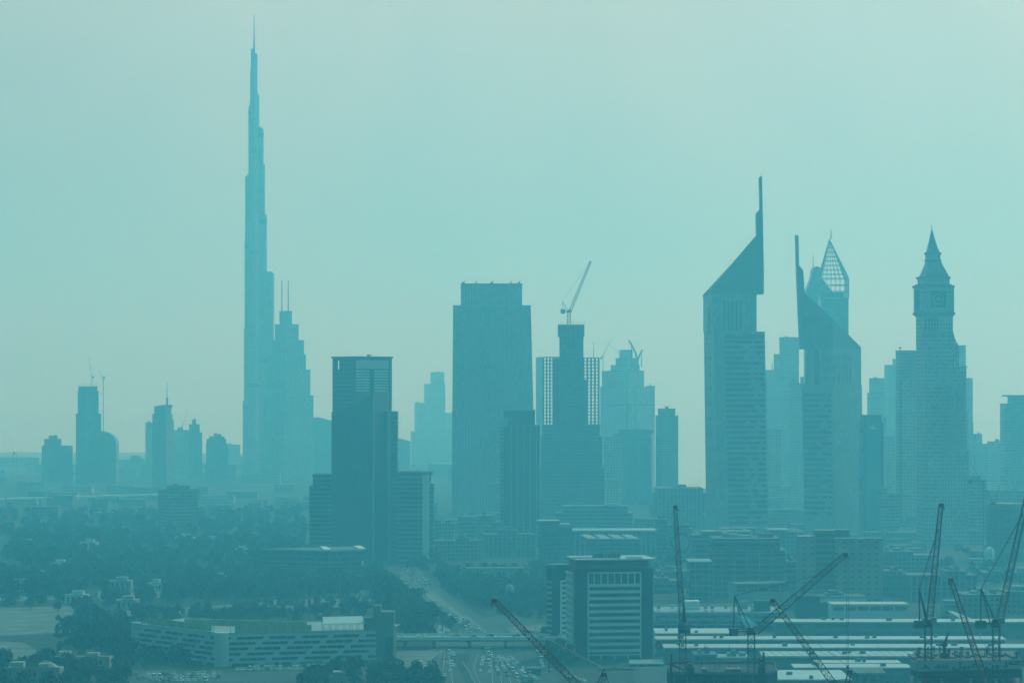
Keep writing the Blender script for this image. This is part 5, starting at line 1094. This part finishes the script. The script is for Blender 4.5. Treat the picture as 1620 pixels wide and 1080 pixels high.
low_crane('dark lattice jib slanting up to the left in front of the exhibition halls', 840, 1336, 1104, (1222, 949), 'steel', 2.1, 24)
low_crane('dark lattice jib slanting up to the left in front of the lettered hoarding', 820, 1568, 1104, (1504, 916), 'redsteel', 1.9, 22)
low_crane('stub of a jib tip poking up at the bottom edge, right of the white roof', 800, 1332, 1120, (1344, 1061), 'steel', 1.6, 8)
low_crane('stub of a reddish jib tip at the bottom edge, under the front office building', 800, 945, 1125, (956, 1066), 'redsteel', 1.6, 8)
# far cranes: simple lattice things in the haze
def far_crane(label, d, px, yb, yt, tip, tail=None, r=.7):
    st = Site(px, d); rt = thing('tower_crane', label, 'crane', (st.X, d, 0)); z = st.z; s = MB(); s.tube((0, 0, 0 if yb is None else z(yb)), (0, 0, z(yt)), r, 4); s.build('mast', M['steel'], rt)
    s = MB(); s.tube((0, 0, z(yt)), (st.x(tip[0]), 0, z(tip[1])), r * .8, 4, r * .4); s.build('jib', M['steel'], rt)
    if tail: s = MB(); s.tube((0, 0, z(yt)), (st.x(tail[0]), 0, z(tail[1])), r, 4); s.box(st.x(tail[0]) - 1.5, st.x(tail[0]) + 1.5, -1, 1, z(tail[1]) - 2, z(tail[1]) + 1); s.build('counter_jib', M['steel'], rt)
    return rt, st
far_crane('tiny crane standing on top of the unfinished slim tower', 4490, 145.5, 611, 598, (140, 562), (147, 596), .55)
rt, st = far_crane('thin crane tied to the right side of the unfinished slim tower', 4490, 163.5, None, 603, (157, 585), (164.5, 596), .7)
s = MB()
for y in (622, 638, 650): s.tube((0, 0, st.z(y)), (st.x(157), 2, st.z(y)), .3, 3)
s.build('tie', M['steel'], rt)
far_crane('faint crane with a raised jib above the block at the left picture edge', 5400, 21, None, 716, (14, 686), (23, 717), .5)
far_crane('faint crane with a level jib left of the squat stepped tower', 5300, 26, None, 715, (62, 715), (22, 715), .5)
far_crane('faint tiny crane above the plain block behind the spired tower', 4990, 289, 680, 671, (298, 649), None, .5)
far_crane('hazy crane in front of the horn-crowned tower roof', 4250, 954, 590, 562, (969, 534), (951, 566), .7)
far_crane('faint crane jib crossing behind the horn-crowned tower', 4320, 978, 560, 556, (959, 541), None, .5)
far_crane('tall hazy crane with a level jib right of the clock tower', 2250, 1556, None, 760, (1595, 760), (1535, 760), .42)
far_crane('hazy crane whose jib slants down right, beside the clock tower foot', 2240, 1568, None, 788, (1533, 727), (1572, 795), .4)
far_crane('short hazy crane with a raised jib at the round dark building', 2200, 1574, None, 800, (1581, 766), (1571, 802), .5)
far_crane('dark small crane stump at the far left edge over the low blocks', 3400, 11, None, 796, (8, 783), (14, 795), .9)
# ---------------------------------------------------------------- street furniture
def lamp(label, px, py, h, heads, group=None):
    X, d = G(px, py); rt = thing('street_lamp', label, 'street lamp', (X, d, 0), group); s = MB(); s.tube((0, 0, 0), (0, 0, h), .16, 6, .09); s.build('pole', M['steel'], rt)
    s = MB()
    for a in heads: s.tube((0, 0, h - .2), (a, 0, h + .1), .08, 4); s.box(min(a, a * 1.6), max(a, a * 1.6), -.2, .2, h, h + .22)
    s.build('lamp_head', M['plant'], rt); return rt
lp = lamp('highway lamp post along the central highway', 700, 1080, 12, (-1.2, 1.2), 'highway lamp posts')
for px, py in ((741, 1046), (733, 1004), (708, 985), (690, 962), (668, 940), (652, 925), (830, 1068), (812, 1040), (620, 1050), (636, 1075)):
    X, d = G(px, py); copy_thing(lp, (X, d, 0))
lamp('tall pole with a small head at the bottom left, beside the beige villa', 107, 1082, 24, (.8,))
rt = lamp('tall double-headed mast light in front of the ribbed-roof hall', 1389, 1060, 15.5, (-1.3, 1.3)); s = MB(); s.tube((-1.3, 0, 11.2), (1.3, 0, 11.2), .12); s.box(-1.5, 1.5, -.3, .3, 10.6, 11.4); s.build('camera_bracket', M['plant'], rt)
def gantry(label, px, py, w, h, z, mat='signgreen', legs=True):
    X, d = G(px, py); rt = thing('road_sign', label, 'road sign', (X, d, 0)); s = MB(); s.box(-w / 2, w / 2, -.15, .1, z, z + h); s.build('panel', M[mat], rt)
    s = MB()
    for sx in (-1, 1): s.tube((sx * w * .42, .3, 0), (sx * w * .42, .3, z + h), .18, 6)
    s.build('post', M['steel'], rt)
    s = MB(); s.box(-w * .38, w * .3, -.2, -.16, z + h * .62, z + h * .74); s.box(-w * .38, w * .1, -.2, -.16, z + h * .3, z + h * .42); s.build('lettering', M['signwhite'], rt)
gantry('green overhead road sign on the bridge above the traffic jam', 773, 1040, 6.2, 2.4, 4.2); gantry('green road sign at the bottom beside the jammed carriageway', 834, 1096, 5.8, 2.6, 5.0); gantry('small green road sign far up the highway', 676, 934, 5.2, 2.4, 4.4)
# ---------------------------------------------------------------- cars
def car_mesh(col, van=0):
    m = bpy.data.materials.get('car_' + col[0])
    if not m:
        m, t, b = new_mat('car_' + col[0]); t.links.new(wear(t, col[1], 1.5, .92, 1.06), b.inputs['Base Color']); b.inputs['Roughness'].default_value = .3; b.inputs['Metallic'].default_value = .15
    s = MB(); L, W_, hb, hc = (4.6, 1.85, .92, 1.48) if not van else (5.2, 1.95, 1.1, 2.2)
    s.loft([(-W_ / 2, -L / 2), (W_ / 2, -L / 2), (W_ / 2, L / 2), (-W_ / 2, L / 2)], .28, [(-W_ / 2 + .05, -L / 2 + .1), (W_ / 2 - .05, -L / 2 + .1), (W_ / 2 - .05, L / 2 - .12), (-W_ / 2 + .05, L / 2 - .12)], hb)
    a, b_ = (-L * .36, L * .18) if not van else (-L * .46, L * .34)
    s.loft([(-W_ / 2 + .1, a), (W_ / 2 - .1, a), (W_ / 2 - .1, b_), (-W_ / 2 + .1, b_)], hb, [(-W_ / 2 + .28, a + .45), (W_ / 2 - .28, a + .45), (W_ / 2 - .28, b_ - .6), (-W_ / 2 + .28, b_ - .6)], hc - .06, 1)
    s.box(-W_ / 2 + .27, W_ / 2 - .27, a + .44, b_ - .59, hc - .06, hc, 0)
    for sx in (-1, 1):
        for y in (-L * .31, L * .31): s.tube((sx * (W_ / 2 - .22), y, .33), (sx * (W_ / 2 + .01), y, .33), .33, 8, mi=2)
    return s.mesh('car', [m, M['glass'], M['dark']])
CC = [('white', (.82, .85, .85)), ('silver', (.55, .58, .59)), ('black', (.02, .022, .025)), ('grey', (.16, .17, .18)), ('red', (.28, .03, .025)), ('beige', (.42, .37, .27))]
CM = [car_mesh(c) for c in CC] + [car_mesh(CC[0], 1)]
CR = random.Random(31); CN = [0]
def car(x, y, rz, where, group, z=.06):
    i = CR.choices(range(7), [40, 16, 12, 12, 4, 5, 9])[0]; o = bpy.data.objects.new('car' if i < 6 else 'van', CM[i]); COL.objects.link(o); o.location = (x, y, z); o.rotation_euler = (0, 0, rz)
    tag(o, ('%s car ' % CC[i][0] if i < 6 else 'white van ') + where, 'car' if i < 6 else 'van', group); CN[0] += 1
def lane(p, q, n, where, group, jit=1.5, skip=0.0):
    a, b = Vector(G(*p)), Vector(G(*q)); u = b - a; rz = math.atan2(u.y, u.x) - math.pi / 2
    for k in range(n):
        if CR.random() < skip: continue
        t = (k + .5) / n; c = a + u * t + u.normalized() * CR.uniform(-jit, jit); car(c.x + CR.uniform(-.25, .25), c.y, rz + CR.uniform(-.03, .03), where, group)
for k in range(7):
    lane((766 + 6.5 * k, 1034 + k * .8), (760 + 15 * k, 1064 + 2.2 * k), 12, 'in the traffic jam on the right carriageway below the bridge', 'cars in the jam below the bridge', 1.8, .12)
for p, q, n in (((717, 1030), (711, 1066), 5), ((712, 1030), (700, 1084), 6), ((719, 1031), (716, 1060), 3)): lane(p, q, n, 'moving freely on the left carriageway below the bridge', 'cars on the left carriageway', 4, .2)
for k in range(6): lane((662 + 3.5 * k, 1046 + 2.2 * k), (668 + 4.2 * k, 1055 + 3.4 * k), 4, 'parked by the roadside left of the highway', 'cars parked beside the highway', .4, .05)
for k in range(4): lane((688 + 5.5 * k, 991 + .4 * k), (697 + 5.5 * k, 1006), 5, 'queuing on the left lanes just above the bridge', 'cars queuing left above the bridge', 1.5, .1)
for k in range(4): lane((710 + 8 * k, 971 + k * 3), (744 + 8 * k, 1002), 7, 'queuing on the right lanes above the bridge', 'cars queuing right above the bridge', 2, .2)
lane((850, 1028), (862, 1062), 7, 'standing on the side road left of the front office building', 'cars beside the front office building', 1, .1); lane((856, 1030), (872, 1064), 6, 'standing on the side road left of the front office building', 'cars beside the front office building', 1, .1); lane((893, 1068), (925, 1078), 6, 'standing on the side road left of the front office building', 'cars beside the front office building', 1, .1)
for k in range(5): lane((606 + 7 * k, 912 + .6 * k), (628 + 8 * k, 944), 8, 'packed far up the highway beside the dark roadside wood', 'cars packed far up the highway', 2, .12)
for k in range(3): lane((640 + 9 * k, 897 + k * 2), (658 + 10 * k, 924), 6, 'far up the right side of the highway near the pale edge strip', 'cars far up the right side', 2, .2)
for r_, (p, q, n) in enumerate((((395, 1054.5), (565, 1051), 30), ((372, 1060), (480, 1058), 16), ((205, 1067), (350, 1066), 18), ((215, 1072), (350, 1071), 16), ((235, 1077), (330, 1077), 10))):
    a, b = Vector(G(*p)), Vector(G(*q))
    for k in range(n):
        if CR.random() < .1: continue
        c = a.lerp(b, (k + .5) / n); car(c.x, c.y + CR.uniform(-.4, .4), CR.uniform(-.06, .06), 'parked in the lot in front of the multi-storey car park', 'cars parked before the car park')
for r_ in range(2):
    for k in range(18):
        if CR.random() < .35: continue
        px = 1042 + 10.6 * k; d = 1669 + 26 * r_
        if 1084 < px < 1116 or px > 1193: continue
        car((px - PX0) * d / F, d, CR.uniform(-.1, .1), 'parked on top of the open parking deck', 'cars on the parking deck', Site(1138, 1660).z(969) + .02)
for k in range(9):
    px = 640 + 26 * k; d = 1549 + 8 * (k % 2); car((px + CR.uniform(-8, 8) - PX0) * d / F, d, math.pi / 2, 'crossing the concrete bridge over the highway', 'cars on the bridge', 5.66)
# ---------------------------------------------------------------- trees
NR = np.random.default_rng(11)
def leaf_cloud(centers, radii, n, size):
    """n small leaf clumps spread through ellipsoid lobes -> vertices, quads"""
    w = np.array([r[0] * r[1] * r[2] for r in radii]) ** .7; idx = NR.choice(len(centers), n, p=w / w.sum())
    u = NR.normal(size=(n, 3)); u /= np.linalg.norm(u, axis=1)[:, None]; rr = NR.uniform(.45, 1.05, n) ** .6
    c = np.array(centers)[idx] + u * rr[:, None] * np.array(radii)[idx]
    a = NR.normal(size=(n, 3)) + u * .2; a /= np.linalg.norm(a, axis=1)[:, None]; b = np.cross(a, NR.normal(size=(n, 3))); b /= np.linalg.norm(b, axis=1)[:, None]
    s = (size * NR.uniform(.6, 1.4, n))[:, None]; a = a * s; b = b * s * .75
    return np.stack([c - a - b * .3, c + b, c + a + b * .2, c - b], 1).reshape(-1, 3)
def np_mesh(name, v, mat):
    n = len(v); me = bpy.data.meshes.new(name); me.vertices.add(n); me.vertices.foreach_set('co', v.astype(np.float32).ravel()); me.loops.add(n); me.loops.foreach_set('vertex_index', np.arange(n, dtype=np.int32))
    me.polygons.add(n // 4); me.polygons.foreach_set('loop_start', np.arange(0, n, 4, dtype=np.int32)); me.polygons.foreach_set('loop_total', np.full(n // 4, 4, dtype=np.int32)); me.materials.append(mat); me.update(calc_edges=True); return me
TV = []
for i in range(9):
    h = NR.uniform(6.5, 10); r = NR.uniform(3.2, 5.2); nl = NR.integers(4, 8); cs, rs = [], []
    for k in range(nl):
        t = NR.uniform(0, 6.28); q = NR.uniform(.1, .62) * r; cs.append((q * math.cos(t), q * math.sin(t), h * NR.uniform(.24, .72))); e = r * NR.uniform(.38, .62); rs.append((e, e, e * NR.uniform(.6, .85)))
    cs.append((0, 0, h * .66)); rs.append((r * .6, r * .6, h * .27))
    v = leaf_cloud(cs, rs, 760, .46); s = MB(); s.tube((0, 0, 0), (.1, 0, h * .35), .28, 6, .2)
    for c in cs[:4]: s.tube((.1, 0, h * .33), tuple(c), .15, 4, .05)
    TV.append((np_mesh('crown', v, M['leaf'][i % 3]), s.mesh('trunk', M['bark']), h, v))
def tree(x, y, sc, label, group, i=None):
    i = TR.randrange(9) if i is None else i; r = bpy.data.objects.new('tree', None); COL.objects.link(r); r.location = (x, y, 0); r.rotation_euler = (0, 0, TR.uniform(0, 6.28)); r.scale = (sc * TR.uniform(.9, 1.15), sc * TR.uniform(.9, 1.15), sc * TR.uniform(.85, 1.15)); tag(r, label, 'tree', group)
    for n, m in (('crown', TV[i][0]), ('trunk', TV[i][1])): o = bpy.data.objects.new(n, m); COL.objects.link(o); o.parent = r
TR = random.Random(8)
def inside(px, py, poly):
    c = False; n = len(poly)
    for i in range(n):
        (x1, y1), (x2, y2) = poly[i], poly[i - 1]
        if (y1 > py) != (y2 > py) and px < (x2 - x1) * (py - y1) / (y2 - y1) + x1: c = not c
    return c
def scatter(poly, n, gap=4.0):
    P = [G(*p) for p in poly]; xs = [p[0] for p in P]; ys = [p[1] for p in P]; out = []; tries = 0
    while len(out) < n and tries < n * 60:
        tries += 1; x, y = TR.uniform(min(xs), max(xs)), TR.uniform(min(ys), max(ys))
        if not inside(x, y, P): continue
        if gap and any((x - a) ** 2 + (y - b) ** 2 < gap * gap for a, b in out): continue
        out.append((x, y))
    return out
def zone(poly, n, label, group, s0=.8, s1=1.25, gap=4.0):
    for x, y in scatter(poly, n, gap): tree(x, y, TR.uniform(s0, s1), label, group)
zone([(118, 985), (200, 990), (214, 1012), (212, 1056), (120, 1030), (104, 1000)], 44, 'dense dark tree in the clump left of the multi-storey car park', 'trees left of the car park', 1.0, 1.5, 3)
zone([(-20, 1052), (60, 1048), (190, 1058), (205, 1066), (200, 1092), (-20, 1095)], 40, 'leafy tree along the bottom left around the beige villas', 'trees at the bottom left', .8, 1.25, 3)
zone([(200, 968), (330, 974), (590, 966), (590, 976), (330, 990), (215, 985)], 56, 'round dark tree in the row behind the multi-storey car park', 'trees behind the car park', .8, 1.2)
zone([(590, 908), (612, 920), (650, 955), (688, 985), (688, 1006), (640, 1004), (604, 968), (582, 934)], 74, 'dark tree in the wood along the left side of the highway', 'trees left of the highway', 1.2, 1.7)
zone([(215, 1030), (300, 1052), (310, 1058), (220, 1056)], 9, 'bushy tree in front of the left face of the multi-storey car park', 'trees before the left face of the car park', .8, 1.1)
zone([(480, 1078), (560, 1070), (660, 1072), (690, 1084), (690, 1100), (480, 1100)], 34, 'dark tree at the bottom edge in front of the car park lot', 'trees at the bottom centre', 1.0, 1.5, 3)
zone([(690, 968), (724, 990), (722, 1000), (696, 988)], 12, 'low dark tree on the verge between the two carriageways', 'trees between the carriageways', .45, .7, 3)
zone([(862, 1006), (905, 1040), (905, 1062), (868, 1046)], 14, 'dark tree at the left foot of the front office building', 'trees at the front office building', .8, 1.1)
zone([(405, 958), (470, 955), (585, 952), (580, 958), (410, 965)], 12, 'small round tree in the row along the pale dirt path', 'trees along the dirt path', .55, .8, 5)
zone([(0, 950), (110, 950), (150, 962), (120, 972), (0, 962)], 16, 'tree in the row between the dirt lane and the sandy lot', 'trees by the sandy lot', .8, 1.1)
zone([(150, 945), (250, 948), (330, 950), (360, 945), (350, 957), (160, 962)], 22, 'tree in the front row of the park below the villas', 'trees in the front row of the park', .9, 1.3)
zone([(700, 935), (860, 945), (866, 985), (800, 975), (760, 966)], 34, 'scattered tree on the plot right of the highway', 'trees right of the highway', .7, 1.1, 8)
# the woods farther off read as one mass each
def woodland(name, polys, sc=1.0):
    vs = []; tv = []
    for poly, n in polys:
        for x, y in scatter(poly, n, 0):
            v = TV[TR.randrange(9)][3]; v = v.reshape(-1, 4, 3); k = max(90, int(520 * min(1, (1700 / y) ** 1.5))); v = v[NR.permutation(len(v))[:k]]
            m = v.mean(1, keepdims=True); grow = (760 / k) ** .5; v = m + (v - m) * grow; t = TR.uniform(0, 6.28); c, s = math.cos(t), math.sin(t); f = sc * TR.uniform(.75, 1.35)
            v = v.reshape(-1, 3) * f; vs.append(np.stack([v[:, 0] * c - v[:, 1] * s + x, v[:, 0] * s + v[:, 1] * c + y, v[:, 2]], 1))
    v = np.concatenate(vs); me = np_mesh(name, v, M['leaf'][0])
    for m in M['leaf'][1:]: me.materials.append(m)
    n = len(v) // 4; me.polygons.foreach_set('material_index', (np.repeat(NR.integers(0, 3, n // 90 + 1), 90)[:n]).astype(np.int32))
    o = bpy.data.objects.new(name, me); COL.objects.link(o); o['kind'] = 'stuff'; tag(o, {'park_wood': 'broad hazy wood of dark park trees across the left middle', 'far_wood': 'far hazy tree belt in front of the left skyline', 'undergrowth': 'scrubby bushes filling the gaps under and between the trees', 'roadside_wood': 'dark wood on the right side of the highway'}[name], 'wood')
woodland('park_wood', [([(-30, 905), (90, 922), (140, 938), (120, 944), (-30, 942)], 150), ([(0, 880), (190, 890), (300, 905), (480, 905), (580, 930), (560, 944), (420, 948), (330, 947), (255, 938), (160, 930), (60, 905)], 640), ([(20, 850), (480, 850), (490, 880), (400, 905), (200, 892), (20, 880)], 500), ([(270, 925), (400, 930), (560, 935), (420, 950), (280, 950)], 130)])
woodland('undergrowth', [([(-30, 900), (590, 905), (590, 958), (330, 962), (-30, 960)], 260), ([(90, 980), (210, 985), (214, 1060), (90, 1060)], 120), ([(-20, 1044), (190, 1056), (205, 1090), (-20, 1090)], 120), ([(200, 966), (590, 962), (590, 980), (215, 986)], 90), ([(585, 905), (650, 950), (690, 985), (690, 1010), (640, 1006), (585, 935)], 180), ([(480, 1074), (690, 1078), (690, 1098), (480, 1098)], 70), ([(700, 935), (868, 945), (868, 990), (800, 980)], 90)], .42)
woodland('roadside_wood', [([(690, 908), (880, 903), (880, 958), (790, 954), (750, 960), (700, 930)], 330)])
woodland('far_wood', [([(-40, 812), (480, 812), (480, 850), (-40, 852)], 420), ([(640, 880), (690, 880), (690, 905), (650, 905)], 30), ([(1000, 890), (1640, 870), (1640, 930), (1000, 930)], 130)], 1.1)
# palms by the highway
X, d = G(672, 955); pl_ = thing('palm_tree', 'tall palm beside the highway near the small green sign', 'palm tree', (X, d, 0)); s = MB(); s.path([(0, 0, 0), (.2, 0, 4), (.1, 0, 9)], .25, 6); s.build('trunk', M['bark'], pl_); s = MB()
for k in range(16):
    t = k * 2.4; e = .9 - .12 * (k % 5); pts = []
    for j in range(5): q = j / 4 * 3.4; pts.append((q * math.cos(t), q * math.sin(t), 9 + q * e - .30 * q * q))
    for a, b in zip(pts, pts[1:]):
        w = .35; nx, ny = -math.sin(t) * w, math.cos(t) * w; s.add([(a[0] - nx, a[1] - ny, a[2] - .15), (b[0] - nx, b[1] - ny, b[2] - .15), b, a], [[0, 1, 2, 3]]); s.add([(a[0] + nx, a[1] + ny, a[2] - .15), (b[0] + nx, b[1] + ny, b[2] - .15), b, a], [[3, 2, 1, 0]])
s.build('crown', M['leaf'][1], pl_)
for px, py, lab in ((664, 948, 'palm left of the tall palm by the small green sign'), (700, 1000, 'palm on the verge just above the bridge'), (868, 1064, 'palm at the foot of the narrow dark building')):
    X, d = G(px, py); copy_thing(pl_, (X, d, 0), 1.0, .9, lab)
# ---------------------------------------------------------------- haze: one even box of bluish air round everything
def haze_box():
    bm = bmesh.new()
    bmesh.ops.create_cube(bm, size=1.0)
    x0, x1, y0, y1, z0, z1 = -17000, 17000, -900, 26000, -1.0, 846.0
    for v in bm.verts:
        v.co = (x0 if v.co.x < 0 else x1, y0 if v.co.y < 0 else y1, z0 if v.co.z < 0 else z1)
    me = bpy.data.meshes.new('haze'); bm.to_mesh(me); bm.free()
    o = bpy.data.objects.new('haze', me); COL.objects.link(o); o['kind'] = 'stuff'
    m = bpy.data.materials.new('haze_air'); m.use_nodes = True; t = m.node_tree; t.nodes.clear()
    mo = t.nodes.new('ShaderNodeOutputMaterial'); pv = t.nodes.new('ShaderNodeVolumePrincipled')
    pv.inputs['Color'].default_value = (0.15, 0.71, 1.0, 1)
    pv.inputs['Absorption Color'].default_value = (1, 1, 1, 1)
    pv.inputs['Density'].default_value = 3.3e-4
    pv.inputs['Anisotropy'].default_value = 0.35
    t.links.new(pv.outputs[0], mo.inputs['Volume']); me.materials.append(m)
haze_box()
